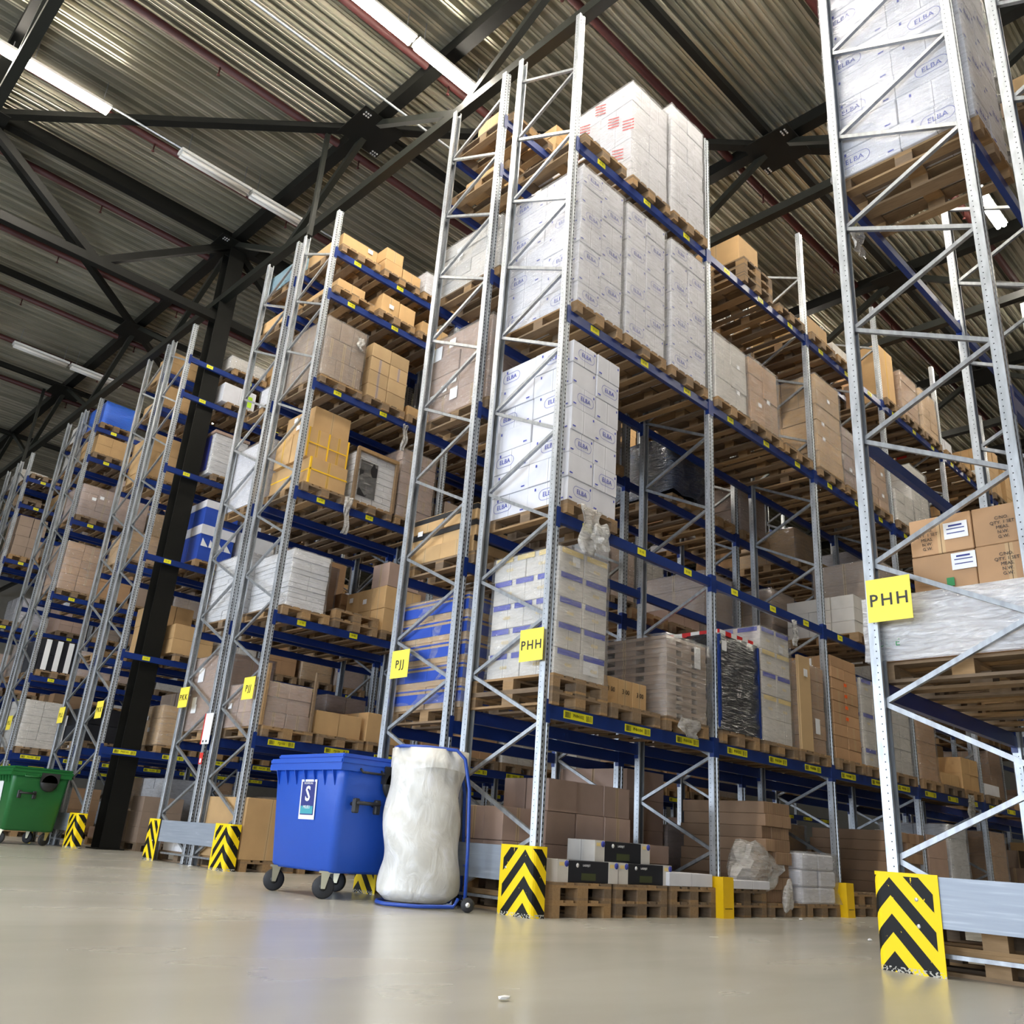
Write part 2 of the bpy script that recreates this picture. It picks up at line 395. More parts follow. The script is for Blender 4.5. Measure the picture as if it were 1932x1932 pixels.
for j, y in enumerate((-10.3, -4.9, .5, 5.9, 11.3, 16.7, 22.1, 27.5)):
    big = (j-4) % 4 == 0
    t = thing('roof_girder', 'dark steel girder under the roof running along the ' + ['far right rows', 'row beyond the near right rack', 'centre rack under its right side', 'aisle of the bright left lamp', 'black column line', 'second row left of the column', 'third row left of the column', 'leftmost rack rows'][j], 'girder', (0, y, 11.2), group=None)
    obj('top_chord', box(44, .2 if big else .12, .3 if big else .14, DARK), t, (14, 0, 1.75))
    if big:
        obj('bottom_chord', box(44, .16, .18, DARK), t, (14, 0, -.25))
        for x in TX:
            if -6 < x < 20:
                bar_between((x, 0, 1.8), (x+2.65, 0, -.15), .15, .15, DARK, 'girder_brace', t)
                bar_between((x+5.3, 0, 1.8), (x+2.65, 0, -.15), .15, .15, DARK, 'girder_brace', t)
# diagonal wind braces in the roof plane
wb = [((-4.7, 11.3), (5.9, .5)), ((-10, 5.9), (-4.7, 11.3)), ((-4.7, 11.3), (.6, 16.7)), ((5.9, .5), (11.2, -4.9)), ((-10, 16.7), (-4.7, 11.3)), ((.6, 16.7), (5.9, 22.1))]
wl = ['from the lit left lamps to the tall white stacks', 'at the upper left edge of the view', 'running left from the corner node beside the black column', 'behind the near right rack posts', 'at the far upper left', 'above the fourth rack row', 'deep over the centre rack', 'over the aisle behind the black column']
for (a, b), l in zip(wb, wl):
    bar_between((*a, 12.93), (*b, 12.93), .16, .12, DARK, 'wind_brace', None, label='dark diagonal roof brace ' + l, cat='brace')
# red sprinkler pipes under the deck
for i in range(-3, 9):
    y = 1.42+2.74*i
    t = thing('sprinkler_pipe', 'dark red sprinkler pipe under the roof, ' + ['far right', 'second beyond the right rack', 'over the near right rack', 'over the right aisle edge', 'behind the tall white stacks', 'beside the bright tubes', 'over the left aisle', 'beside the black column girder', 'left of the black column', 'second left of the column', 'third left of the column', 'far left'][i+3], 'pipe', (0, y, 13.05))
    obj('pipe_run', tube_mesh([(-9, 0, .10), (34, 0, .10)], .075, RED, 8), t)
    for x in range(-8, 20, 3):
        me = MC.setdefault('sprk', lathe([(.02, -.16), (.035, -.15), (.012, -.12), (.018, .04)], RED, 6))
        obj('sprinkler_head', me, t, (x, 0, 0))
# thin cable conduits
for y, l in ((5.05, 'crossing above the unlit tube lamps'), (9.05, 'in line with the unlit tube lamps')):
    obj('cable_conduit', tube_mesh([(-9, y, 12.84), (30, y, 12.84)], .022, GALV2, 6), label='thin galvanised cable conduit ' + l, cat='conduit')
# column
def ibeam(w, d, h, m, t=.02):
    bm = bmesh.new(); add_box(bm, -w/2, -d/2, 0, w/2, -d/2+t, h); add_box(bm, -w/2, d/2-t, 0, w/2, d/2, h); add_box(bm, -t/2, -d/2+t, 0, t/2, d/2-t, h)
    return finish(bm, 'column_shaft', m)
t = thing('steel_column', 'black steel column standing in the rack row, reaching to the roof', 'column', (.70, 11.36, 0))
obj('column_shaft', ibeam(.36, .40, 12.95, DARK), t); obj('base_plate', box(.5, .5, .02, DARK), t)
# slim risers in the gap between back-to-back racks
for x, y, l in ((.087, 6.58, 'beside the left PJJ rack'), (.14, 22.82, 'at the distant left rack')):
    obj('riser_pipe', box(.08, .07, 2.5, DARKG), None, (x, y, 10.54), label='slim dark riser from rack end to roof ' + l, cat='pipe')

# ------------------------------------------------------------------ lamps
def lamp(x, y, on, lab):
    t = thing('tube_lamp', lab, 'lamp', (x, y, 12.72))
    bm = bmesh.new(); add_box(bm, -.75, -.10, .03, .75, .10, .09); add_box(bm, -.75, -.115, .02, .75, -.10, .07); add_box(bm, -.75, .10, .02, .75, .115, .07)
    obj('housing', MC.setdefault('lh', finish(bm, 'housing', LAMPBODY)), t)
    bm = bmesh.new(); tube(bm, [(-.72, -.052, -.02), (.72, -.052, -.02)], .046, 10); tube(bm, [(-.72, .052, -.02), (.72, .052, -.02)], .046, 10)
    obj('tubes', finish(bm, 'tubes', LAMPON if on else LAMPOFF, True), t)
    for sx in (-.6, .6): obj('hanger', MC.setdefault('lhg', box(.012, .012, .5, GALV2)), t, (sx, 0, .09))
    return t
def lrow(y, items):
    nm = {3.62: 'left of the centre rack', -1.85: 'over the right aisle', 9.05: 'left of the tall blue bin rack', 14.6: 'over the fourth aisle', 19.9: 'over the far left aisle', -7.4: 'right of the near rack'}[y]
    for x, on, lab in items:
        l = lamp(x, y, on, lab or ('bright twin tube lamp outside the photograph, ' + nm))
        if not lab: l['group'] = 'lamps ' + nm
lrow(3.62, [(x, 1, None) for x in (-8.7, -7.15, -5.6, -4.05)] + [(-2.5, 1, 'bright tube lamp cut by the top edge of the photo'), (-.94, 1, 'bright tube lamp above and left of the centre rack, second from the top edge'),
      (.62, 1, 'bright tube lamp whose end meets the black truss beside the centre rack')] + [(x, 1, None) for x in (7., 13.2, 20)])
lrow(9.05, [(-8.45, 1, None), (-6.9, 1, None), (-5.34, 1, 'bright tube lamp at the upper left photo edge'), (-3.79, 1, 'bright tube lamp at upper left ending near the long black roof brace'),
      (-.93, 0, 'unlit tube lamp, upper one of the pair left of the black truss'), (.58, 0, 'unlit tube lamp, lower one of the pair touching the truss'), (6.5, 1, None), (12, 1, None)])
lrow(-1.85, [(x, 1, None) for x in (-7.4, -5.8, -4.2, -2.6, -1, .6, 2.2, 15, 21)] + [(8.15, 1, 'bright tube lamp seen between the near right rack posts, upper'), (9.7, 1, 'bright tube lamp seen between the near right rack posts, lower')])
lrow(14.6, [(-7.5, 1, None), (5.5, 1, None), (7.1, 1, None)])
lrow(19.9, [(-.8, 0, 'unlit tube lamp at the far left, upper one of two'), (.75, 0, 'unlit tube lamp at the far left, lower one of two'), (-5, 1, None), (5, 1, None), (10, 1, None)])
lrow(-7.4, [(x, 1, None) for x in (-6, -3, 0, 3, 7, 12)])

# ------------------------------------------------------------------ racks
def post_mesh(H):
    k = ('post', H)
    if k in MC: return MC[k]
    # roll-formed upright: perforated face on y=0, centre groove, side walls and rear lips
    P = [(-.028, .072), (-.028, .075), (-.047, .075), (-.050, .072), (-.050, .003), (-.047, 0), (-.018, 0), (-.013, .010), (.013, .010), (.018, 0), (.047, 0), (.050, .003), (.050, .072), (.047, .075), (.028, .075), (.028, .072)]
    I = [(-.028, .0725), (-.0465, .0725), (-.0475, .004), (-.017, .0025), (-.012, .0125), (.012, .0125), (.017, .0025), (.0475, .004), (.0465, .0725), (.028, .0725)]
    bm = bmesh.new(); loop = P+I[::-1]
    lo = [bm.verts.new((x, y, 0)) for x, y in loop]; hi = [bm.verts.new((x, y, H)) for x, y in loop]
    n = len(loop)
    for i in range(n): bm.faces.new((lo[i], lo[(i+1) % n], hi[(i+1) % n], hi[i]))
    MC[k] = finish(bm, 'post', GALV); return MC[k]
def beam_mesh(L, h):
    k = ('beam', round(L, 3), h)
    if k in MC: return MC[k]
    bm = bmesh.new(); add_box(bm, 0, 0, -h, L, .035, 0); add_box(bm, 0, .035, -h, L, .05, -.028)
    MC[k] = finish(bm, 'beam', BLUE); return MC[k]
def conn_mesh():
    if 'conn' not in MC:
        bm = bmesh.new(); add_box(bm, -.052, -.004, -.17, .0, .0, .045); add_box(bm, 0, -.004, -.17, .004, .05, .045)
        MC['conn'] = finish(bm, 'connector', BLUE)
    return MC['conn']
RK = {}
def rack(key, phrase, x0, ya, yb, side, levels, bays, H, code, pitch=2.8, near=2, skipx=()):
    """side -1: aisle face at ya looking to -Y, +1: aisle face at yb looking to +Y"""
    root = thing('pallet_rack', phrase, 'rack', (x0, (ya+yb)/2, 0))
    RK[key] = dict(x0=x0, ya=ya, yb=yb, side=side, levels=levels, bays=bays, pitch=pitch)
    ly, hy = ya-(ya+yb)/2, yb-(ya+yb)/2
    D = yb-ya
    for b in range(bays+1):
        h = H[0] if b == 0 else H[1]
        X = b*pitch
        obj('post', post_mesh(h), root, (X, ly, 0)); obj('post', post_mesh(h), root, (X, hy, 0), (0, 0, PI))
        for yy in (ly+.04, hy-.04): obj('foot_plate', MC.setdefault('foot', box(.14, .12, .008, GALV2)), root, (X, yy, 0))
        if b > 4: 
            bmx = bmesh.new(); z = .15
            continue
        z = .15; up = True
        yi, yo = (hy-.05, ly+.05) if side < 0 else (ly+.05, hy-.05)
        while z < h-.45:
            a, c = ((X, yi, z), (X, yo, z+.5)) if up else ((X, yo, z), (X, yi, z+.5))
            bar_between(a, c, .034, .034, GALV2, 'frame_brace', root)
            z += .5; up = not up
    for b in range(bays):
        L = pitch-.1
        for li, z in enumerate(levels):
            hh = .125 if li == 0 else .11
            me = beam_mesh(L, hh)
            for fy, rz in ((ly+.004, 0), (hy-.004, PI)):
                ox = b*pitch+.05 if rz == 0 else (b+1)*pitch-.05
                o = obj('beam', me, root, (ox, fy, z), (0, 0, rz))
                if b < 5:
                    obj('connector', conn_mesh(), o, (0, -.004, 0)); c2 = obj('connector', conn_mesh(), o, (L, -.004, 0)); c2.scale = (-1, 1, 1)
                front = (side < 0 and rz == 0) or (side > 0 and rz != 0)
                if front and b < 8:
                    rots = (0, 0, rz)
                    for s in range(3):
                        sx = (.42, 1.34, 2.22)[s] if rz == 0 else L-(.42, 1.34, 2.22)[s]
                        if li == 0:
                            lb = obj('location_label', MC.setdefault('lb0', box(.42, .003, .075, YBAR, org='c')), o, (sx-.02, -.0015, -.06))
                        else:
                            lb = obj('location_label', MC.setdefault('lb1', box(.145, .003, .075, YLAB, org='c')), o, (sx, -.0015, -.055))
                    if b < 3 and side < 0:
                        for s in range(3):
                            sx = (.42, 1.34, 2.22)[s]
                            if li == 0: obj('printed_code', text_mesh('%s%d0%d' % (code, b+1, (s+1)*2), .045, BLK), root, (ox+sx-.02, fy-.0035, z-.06), FY)
                            else: obj('printed_code', text_mesh('%d%d 0%d' % (s*2+li, b+1, s+1), .036, BLK), root, (ox+sx, fy-.0035, z-.055), FY)
    return root
LH = [1.806, 3.727, 6.113, 8.501]; LJ = [1.72, 3.435, 5.365, 7.235, 8.92, 9.75]
rack('A', 'silver and blue pallet rack nearest on the right, marked PHH', .15, -4.12, -3.01, 1, LH[:3], 4, (10.53, 7.87), 'PHH')
rack('A2', 'rear pallet rack standing back to back behind the near right rack', .15, -5.48, -4.37, -1, LH[:3], 2, (10.53, 7.87), 'PGG')
rack('BR', 'long silver and blue pallet rack in the centre, end sign PHH', 0, 0, 1.11, -1, LH, 11, (10.53, 10.53), 'PHH')
rack('BL', 'pallet rack behind the blue bin in the centre, end sign PJJ', 0, 1.356, 2.469, 1, LJ, 8, (10.53, 10.53), 'PJJ')
rack('CR', 'pallet rack left of the blue bin, end sign PJJ', .087, 5.55, 6.66, -1, LJ, 6, (10.53, 10.53), 'PJJ')
rack('CL', 'pallet rack with the end sign PKK behind the barrier rail', .087, 6.84, 7.95, 1, LJ, 4, (10.53, 10.53), 'PKK')
rack('DR', 'pallet rack holding the black column, end sign PKK', .1, 11.03, 12.14, -1, LJ, 5, (10.53, 10.53), 'PKK')
rack('DL', 'pallet rack behind the green bin, end sign PLL', .1, 12.32, 13.43, 1, LJ, 3, (10.53, 10.53), 'PLL')
rack('ER', 'far pallet rack with a bright blue load on top', .12, 16.36, 17.47, -1, LJ, 4, (10.53, 10.53), 'PLL')
rack('EL', 'far pallet rack back to back with the bright blue load rack', .12, 17.65, 18.76, 1, LJ, 2, (10.53, 10.53), 'PMM')
rack('FR', 'distant pallet rack second from the left edge', .14, 21.8, 22.9, -1, LJ, 3, (10.53, 10.53), 'PMM')
rack('FL', 'distant pallet rack at the left edge', .14, 23.1, 24.2, 1, LJ, 2, (10.53, 10.53), 'PNN')

# ------------------------------------------------------------------ pallets
def pm(k, w, d, h): return box(w, d, h, WOOD, name=k)
PB = []   # (name, mesh, loc)
for x, wd in ((-.3275, .145), (-.17, .10), (0, .145), (.17, .10), (.3275, .145)): PB.append(('top_board', pm('tb', wd, 1.2, .022), (x, 0, .122)))
for y in (-.5275, 0, .5275): PB.append(('stringer_board', pm('sb', .8, .145, .022), (0, y, .1)))
for x, wd in ((-.35, .10), (0, .145), (.35, .10)):
    for y in (-.5275, 0, .5275): PB.append(('block', pm('bk', wd, .145, .078), (x, y, .022)))
    PB.append(('bottom_board', pm('bb', wd, 1.2, .022), (x, 0, 0)))
def pallet_joined():
    if 'pal' not in MC:
        bm = bmesh.new()
        for n, me, loc in PB:
            b2 = bmesh.new(); b2.from_mesh(me); bmesh.ops.translate(b2, verts=b2.verts[:], vec=Vector(loc)); tm = bpy.data.meshes.new('t'); b2.to_mesh(tm); b2.free(); bm.from_mesh(tm); bpy.data.meshes.remove(tm)
        MC['pal'] = finish(bm, 'pallet', WOOD)
    return MC['pal']
PN = [0]
def pallet(cx, cy, z, lab, grp, detail=False, rz=0.):
    if not detail:
        return obj('pallet', pallet_joined(), None, (cx, cy, z), (0, 0, rz), lab, 'pallet', grp)
    t = thing('pallet', lab, 'pallet', (cx, cy, z), rz, grp)
    for n, me, loc in PB: obj(n, me, t, loc)
    return t

# ------------------------------------------------------------------ wraps and cartons
def wrap_mesh(w, d, h, m, bulge=.012, seed=0, top=True):
    k = ('w', round(w, 2), round(d, 2), round(h, 2), m.name, seed, bulge)
    if k in MC: return MC[k]
    rng = random.Random(seed*77+int(h*100)); bm = bmesh.new(); nz = max(4, int(h/.12)); na = 7
    per = []
    for i in range(na): per.append((-w/2+w*i/na, -d/2))
    for i in range(na): per.append((w/2, -d/2+d*i/na))
    for i in range(na): per.append((w/2-w*i/na, d/2))
    for i in range(na): per.append((-w/2, d/2-d*i/na))
    rings = []
    for j in range(nz+1):
        f = j/nz; ring = []
        for (x, y) in per:
            b = 1+rng.uniform(0, bulge)/max(w, d)*2 + (.015 if j == 0 else 0)
            ring.append(bm.verts.new((x*b, y*b, h*f+rng.uniform(-.01, .01)*(0 < j < nz))))
        rings.append(ring)
    n = len(per)
    for A, B in zip(rings, rings[1:]):
        for i in range(n): bm.faces.new((A[i], A[(i+1) % n], B[(i+1) % n], B[i]))
    if top:
        c = [bm.verts.new((v.co.x*.8, v.co.y*.8, h+.008+rng.uniform(0, .012))) for v in rings[-1]]
        for i in range(n): bm.faces.new((rings[-1][i], rings[-1][(i+1) % n], c[(i+1) % n], c[i]))
    MC[k] = finish(bm, 'stretch_wrap', m, True); return MC[k]
def shell_cells(nx, ny, nz):
    for k in range(nz):
        for i in range(nx):
            for j in range(ny):
                if 0 < i < nx-1 and 0 < j < ny-1 and 0 < k < nz-1: continue
                yield i, j, k
LOOSE = []
def stack(name, lab, cx, cy, z, w, d, h, nx, ny, nz, m, grp, wrap=None, detail=True, jit=.006, deco=None, rng=None, bands=None, ragged=False, rz=0.):
    rng = rng or random.Random(int(cx*100)+int(cy*10)+int(z*100))
    cw, cd_, ch = w/nx, d/ny, h/nz
    t = thing(name, lab, 'cartons', (cx, cy, z), rz, grp)
    if detail:
        me1 = box(cw-.006, cd_-.006, ch-.003, m, .005, name='carton')
        me2 = box(cd_-.006, cw-.006, ch-.003, m, .005, name='carton')
        top = {}
        for i, j, k in shell_cells(nx, ny, nz):
            if ragged and k == nz-1 and rng.random() < .4: continue
            if ragged and k == nz-1 and (i, j) in top: continue
            lo = ((i+.5)*cw-w/2+rng.uniform(-jit, jit), (j+.5)*cd_-d/2+rng.uniform(-jit, jit), k*ch)
            r = rng.random() < .5
            mm = m[rng.randrange(len(m))] if isinstance(m, list) else m
            c = obj('carton', me2 if r else me1, t, lo, (0, 0, PI/2 if r else 0))
            if deco: deco(t, c, i, j, k, lo, cw, cd_, ch, r, (nx, ny, nz), rng)
    else:
        kk = ('cs', nx, ny, nz, round(cw, 2), round(cd_, 2), round(ch, 2), m.name, ragged)
        if kk not in MC:
            bm = bmesh.new(); r2 = random.Random(5)
            for i, j, k in shell_cells(nx, ny, nz):
                if ragged and k == nz-1 and r2.random() < .4: continue
                ox, oy = r2.uniform(-jit, jit), r2.uniform(-jit, jit)
                add_box(bm, -w/2+i*cw+.004+ox, -d/2+j*cd_+.004+oy, k*ch, -w/2+(i+1)*cw-.004+ox, -d/2+(j+1)*cd_-.004+oy, (k+1)*ch-.003)
            MC[kk] = finish(bm, 'carton_block', m)
        obj('carton_block', MC[kk], t)
    if wrap: obj('stretch_wrap', wrap_mesh(w+.02, d+.02, h+.006, wrap, seed=rng.randrange(3)), t, (0, 0, -.004))
    if bands: bands(t, w, d, h)
    if detail and not wrap and not deco and not bands and nx*ny*nz <= 18: LOOSE.append((t, w, d, h, nx, ny, nz))
    return t
def lab_on(t, face, u, z, w, h, m, W, D, name='shipping_label', off=.004):
    """flat label on the outside of a stack: face 'x' is the -X side, 'y' the -Y side; u measured from its left edge seen from the aisle"""
    if face == 'x': return obj(name, plate(w, h, m), t, (-W/2-off, D/2-u, z), FX)
    return obj(name, plate(w, h, m), t, (-W/2+u, -D/2-off, z), FY)

def elba_deco(t, c, i, j, k, lo, cw, cd_, ch, r, n, rng):
    nx, ny, nz = n
    inv = -PI/2 if r else 0
    def put(me, world_loc, rot):
        v = Matrix.Rotation(inv, 3, 'Z') @ Vector(world_loc)
        rr = (Matrix.Rotation(inv, 3, 'Z') @ Euler(rot).to_matrix()).to_euler()
        obj('printed_logo', me, c, v, tuple(rr))
    if i == 0:
        if k % 2 == 0: put(text_mesh('ELBA', .075, BPRINT, True), (-cw/2-.001, (.1 if j % 2 else -.02), ch*.5), FX)
        put(plate(.05, .014, BPRINT), (-cw/2-.001, -cd_*.36, ch*.14), FX)
        put(plate(.018, .03, BPRINT), (-cw/2-.001, cd_*.3, ch*.8), FX)
    if j == 0:
        if (i+k) % 2 == 0: put(text_mesh('ELBA', .072, BPRINT, True), (cw*.06, -cd_/2-.001, ch*.5), FY)
        put(plate(.045, .014, BPRINT), (-cw*.38, -cd_/2-.001, ch*.16), FY)
        put(plate(.016, .026, BPRINT), (cw*.4, -cd_/2-.001, ch*.8), FY)

# phrase helpers
SH = {'LH': ['floor', 'first', 'second', 'third', 'fourth'], }
ORD = ['floor level', 'first shelf', 'second shelf', 'third shelf', 'fourth shelf', 'fifth shelf', 'sixth shelf']
BAY = ['first bay', 'second bay', 'third bay', 'fourth bay', 'fifth bay', 'sixth bay', 'seventh bay', 'eighth bay', 'ninth bay', 'tenth bay', 'eleventh bay', 'twelfth bay']
SL = ['near place', 'middle place', 'far place']
RP = dict(A='near right rack', A2='rear right rack', BR='centre PHH rack', BL='centre PJJ rack', CR='left PJJ rack', CL='left PKK rack', DR='column rack', DL='green bin rack', ER='blue load rack', EL='rack behind blue load', FR='distant left rack', FL='leftmost rack')
def where(rk, lv, bay, sl): return '%s, %s, %s, %s' % (ORD[lv], BAY[bay], SL[sl], RP[rk])
SX = (.50, 1.39, 2.27)
def spot(rk, lv, bay, sl):
    r = RK[rk]; z = 0 if lv == 0 else r['levels'][lv-1]+.001
    return r['x0']+bay*r['pitch']+SX[sl], (r['ya']+r['yb'])/2, z
def pal(rk, lv, bay, sl, n=1, detail=False, dx=0, z=None):
    x, y, zz = spot(rk, lv, bay, sl); zz = zz if z is None else z
    for q in range(n):
        pallet(x+dx, y, zz+q*.1445, 'wooden pallet%s, %s' % ('' if n == 1 else [', lower of two', ', upper of two', ', third up'][q], where(rk, lv, bay, sl)), 'pallets of the ' + RP[rk], detail)
    return x+dx, y, zz+n*.1445
USED = set()
def hero(rk, lv, bay, sl, n=1, dx=0): USED.add((rk, lv, bay, sl)); return pal(rk, lv, bay, sl, n, True, dx)
def empty(rk, lv, bay, *sls):
    for s in sls: USED.add((rk, lv, bay, s))
def lbl(what, rk, lv, bay, sl): return what + ', ' + where(rk, lv, bay, sl)

# ---- centre PHH rack, hand placed
def elba(rk, lv, bay, sl, h, nz, what, wrap=WRAPW, n=1, dx=0, w=.78, d=1.16):
    x, y, z = hero(rk, lv, bay, sl, n, dx)
    rng = random.Random(lv*10+sl)
    return stack('carton_stack', lbl(what, rk, lv, bay, sl), x, y, z, w, d, h, 2, 2, nz, CARDW, 'stacked white cartons with oval logos', wrap, True, .008, elba_deco, rng)
elba('BR', 2, 0, 0, 1.89, 7, 'tall white logo carton stack', None)
empty('BR', 2, 0, 1, 2); empty('BR', 2, 1, 0, 1, 2); empty('BR', 2, 2, 0)
elba('BR', 3, 0, 0, 1.92, 7, 'wrapped white logo cartons'); elba('BR', 3, 0, 1, 1.92, 7, 'wrapped white logo cartons', dx=-.03); elba('BR', 3, 0, 2, 1.92, 7, 'wrapped white logo cartons')
def red_deco(t, w, d, h):
    for (u, z) in ((.25, h*.75), (.5, h*.86), (.12, h*.45), (.72, h*.62), (.3, h*.2), (.8, h*.25), (.95, h*.5)):
        for q in range(4):
            o = obj('printed_stripe', plate(.20, .017, RPRINT), t, (-w/2-.006, d/2-u*d, z+q*.05), FX); o.rotation_euler = (PI/2, .35, -PI/2)
    obj('yellow_sticker', plate(.13, .13, YSIGN), t, (-w/2-.008, d/2-.35, h*.62), FX)
x, y, z = hero('BR', 4, 0, 1, dx=.04)
stack('carton_stack', lbl('wrapped white cartons striped red', 'BR', 4, 0, 1), x, y, z, .78, 1.1, 1.62, 2, 2, 5, CARDW, None, WRAPW, bands=red_deco)
x, y, z = hero('BR', 4, 0, 2, dx=.04)
stack('carton_stack', lbl('wrapped plain white cartons', 'BR', 4, 0, 2), x, y, z, .78, 1.1, 1.9, 2, 2, 7, CARDW, None, WRAPW)
x, y, z = hero('BR', 4, 0, 0)
stack('carton_stack', lbl('small white cartons', 'BR', 4, 0, 0), x+.1, y+.4, z, .5, .35, .32, 2, 1, 2, CARDW, None)
# first shelf
def bandy(cols, per_x, per_y):
    def f(t, w, d, h):
        n = len(cols)
        for k, c in enumerate(cols):
            zc = h*(k+.86)/n
            if c is None: continue
            for q in range(per_x): obj('printed_band', plate(d/per_x*.8, .055, c), t, (-w/2-.006, -d/2+(q+.5)*d/per_x, zc), FX)
            for q in range(per_y): obj('printed_band', plate(w/per_y*.84, .055, c), t, (-w/2+(q+.5)*w/per_y, -d/2-.006, zc), FY)
            for q in range(2):
                obj('printed_mark', text_mesh('4360', .05, YPRINT), t, (-w/2-.006, -d/4+q*d/2, zc-h/n*.45), FX)
                obj('printed_mark', text_mesh('4360', .05, YPRINT), t, (-w/4+q*w/2, -d/2-.006, zc-h/n*.45), FY)
    return f
x, y, z = hero('BR', 1, 0, 0, 2, dx=-.08)
t = stack('carton_stack', lbl('white cartons banded blue and yellow', 'BR', 1, 0, 0), x, y-.12, z, .75, .92, 1.27, 2, 2, 5, CARDC, None, WRAP, bands=bandy([BPRINT, BPRINT, BPRINT, BPRINT, YPRINT], 3, 2))
lab_on(t, 'y', .25, 1.15, .11, .1, WPAPER, .75, .92); lab_on(t, 'y', .52, .16, .22, .2, WPAPER, .75, .92)
x, y, z = hero('BR', 1, 0, 1, dx=-.1)
t = stack('carton_row', lbl('three low brown cartons', 'BR', 1, 0, 1), x, y-.2, z, .72, .5, .30, 3, 1, 1, CARDT, None)
for q in range(3): obj('printed_mark', text_mesh('3 00', .07, BLK), t, (-.24+q*.24, -.252, .17), FY)
x, y, z = hero('BR', 1, 0, 2, dx=-.08)
t = thing('tray_stack', lbl('wrapped stack of grey-brown trays', 'BR', 1, 0, 2), 'cartons', (x, y, z))
for k in range(9):
    bm = bmesh.new(); hh = .098
    for yy in (-.58, -.16, .26):
        for xx in (-.37, -.08, .20): add_box(bm, xx, yy, 0, xx+.18, yy+.30, hh*.60)
    add_box(bm, -.38, -.585, hh*.60, .38, .565, hh-.003)
    me = MC.setdefault('tray', finish(bm, 'tray', CARDG)); obj('tray', me, t, (random.Random(k).uniform(-.008, .008), 0, k*hh))
obj('stretch_wrap', wrap_mesh(.79, 1.19, .9, WRAP, .05, 4), t)
lab_on(t, 'y', .58, .72, .12, .24, WPAPER, .80, 1.2)
# black wrapped rack with barrier tape
x, y, z = hero('BR', 1, 1, 0, dx=-.03)
t = thing('wrapped_load', lbl('black wrapped load under red white tape', 'BR', 1, 1, 0), 'pallet load', (x, y, z))
obj('inner_block', box(.8, 1.12, 1.1, CARDB, .01), t); obj('stretch_wrap', wrap_mesh(.84, 1.16, 1.12, WRAPK, .03, 2), t)
obj('barrier_tape', box(.86, 1.18, .055, HAZ), t, (0, 0, 1.11)); lab_on(t, 'y', .1, .98, .1, .12, WPAPER, .87, 1.19)
for sx in (-1, 1): obj('corner_post', box(.03, .03, 1.1, BLUE), t, (sx*.43, -.59, 0))
x, y, z = hero('BR', 1, 1, 1)
t = stack('carton_stack', lbl('tall white cartons with blue bands', 'BR', 1, 1, 1), x-.03, y-.05, z, .72, 1.05, 1.42, 2, 2, 5, CARDC, None, WRAP, bands=bandy([None, YPRINT, BPRINT, YPRINT, BPRINT], 3, 2))
lab_on(t, 'y', .5, 1.2, .1, .1, WPAPER, .72, 1.05)
x, y, z = hero('BR', 1, 1, 2)
t = stack('carton_stack', lbl('loosely wrapped brown cartons', 'BR', 1, 1, 2), x+.04, y, z, .72, 1.1, 1.15, 2, 2, 6, CARD, None, WRAP)
obj('upright_board', box(.30, .04, 1.22, CARDT), t, (-.25, -.58, 0)); lab_on(t, 'y', .5, .35, .12, .2, WPAPER, .8, 1.13)
lab_on(t, 'y', .12, 1.0, .1, .1, WPAPER, .72, 1.21)
def orange_deco(t, w, d, h):
    for k in range(3, 7):
        for q in (.2, .55, .85): obj('printed_mark', plate(.09, .045, OPRINT), t, (-w/2-.006, d/2-q*d, h*(k+.6)/9), FX)
        obj('printed_mark', plate(.08, .045, OPRINT), t, (0, -d/2-.006, h*(k+.6)/9), FY)
x, y, z = hero('BR', 1, 2, 0)
t = stack('carton_stack', lbl('brown cartons with orange marks', 'BR', 1, 2, 0), x, y, z, .78, 1.12, 1.42, 2, 2, 9, CARD, None, None, bands=orange_deco)
lab_on(t, 'x', .75, 1.3, .2, .17, WPAPER, .79, 1.14)
x, y, z = hero('BR', 1, 2, 1)
stack('carton_stack', lbl('white cartons with faint blue bands', 'BR', 1, 2, 1), x, y, z, .76, 1.1, 1.25, 2, 2, 5, CARDC, None, WRAP, bands=bandy([BPRINT, None, BPRINT, None, BPRINT], 3, 2))
x, y, z = hero('BR', 1, 2, 2)
stack('carton_stack', lbl('pale wrapped cartons', 'BR', 1, 2, 2), x, y, z, .76, 1.1, 1.1, 2, 2, 6, CARDC, None, WRAPW)
# third shelf
def big_brown(rk, lv, bay, sl, what, w, d, h, n3, m, wrap, dx=0, labs=4):
    x, y, z = hero(rk, lv, bay, sl, dx=dx)
    t = stack('carton_stack', lbl(what, rk, lv, bay, sl), x, y, z, w, d, h, *n3, m, None, wrap, True, .012, ragged=False)
    r = random.Random(int(h*100)+lv)
    for q in range(labs): lab_on(t, r.choice('xy'), r.uniform(.15, .6), r.uniform(.2, h-.1), .09, .06, WPAPER, w+.02, d+.02)
    return t
big_brown('BR', 3, 1, 0, 'wrapped beige cartons with dark band', .78, 1.12, 1.0, (2, 2, 3), CARDC, WRAPW)
empty('BR', 3, 1, 2)
x, y, z = hero('BR', 3, 1, 2)
big_brown('BR', 3, 1, 1, 'wrapped brown cartons', .76, 1.1, 1.05, (2, 2, 4), CARD, WRAP)
big_brown('BR', 3, 2, 0, 'big leaning pile of brown cartons', .80, 1.18, 1.62, (1, 2, 6), CARDT, WRAP, labs=7)
big_brown('BR', 3, 2, 1, 'wrapped brown carton stack', .76, 1.1, 1.05, (2, 3, 7), CARDP, WRAPW)
big_brown('BR', 3, 2, 2, 'wrapped brown carton stack', .76, 1.1, 1.0, (2, 2, 5), CARD, WRAP)
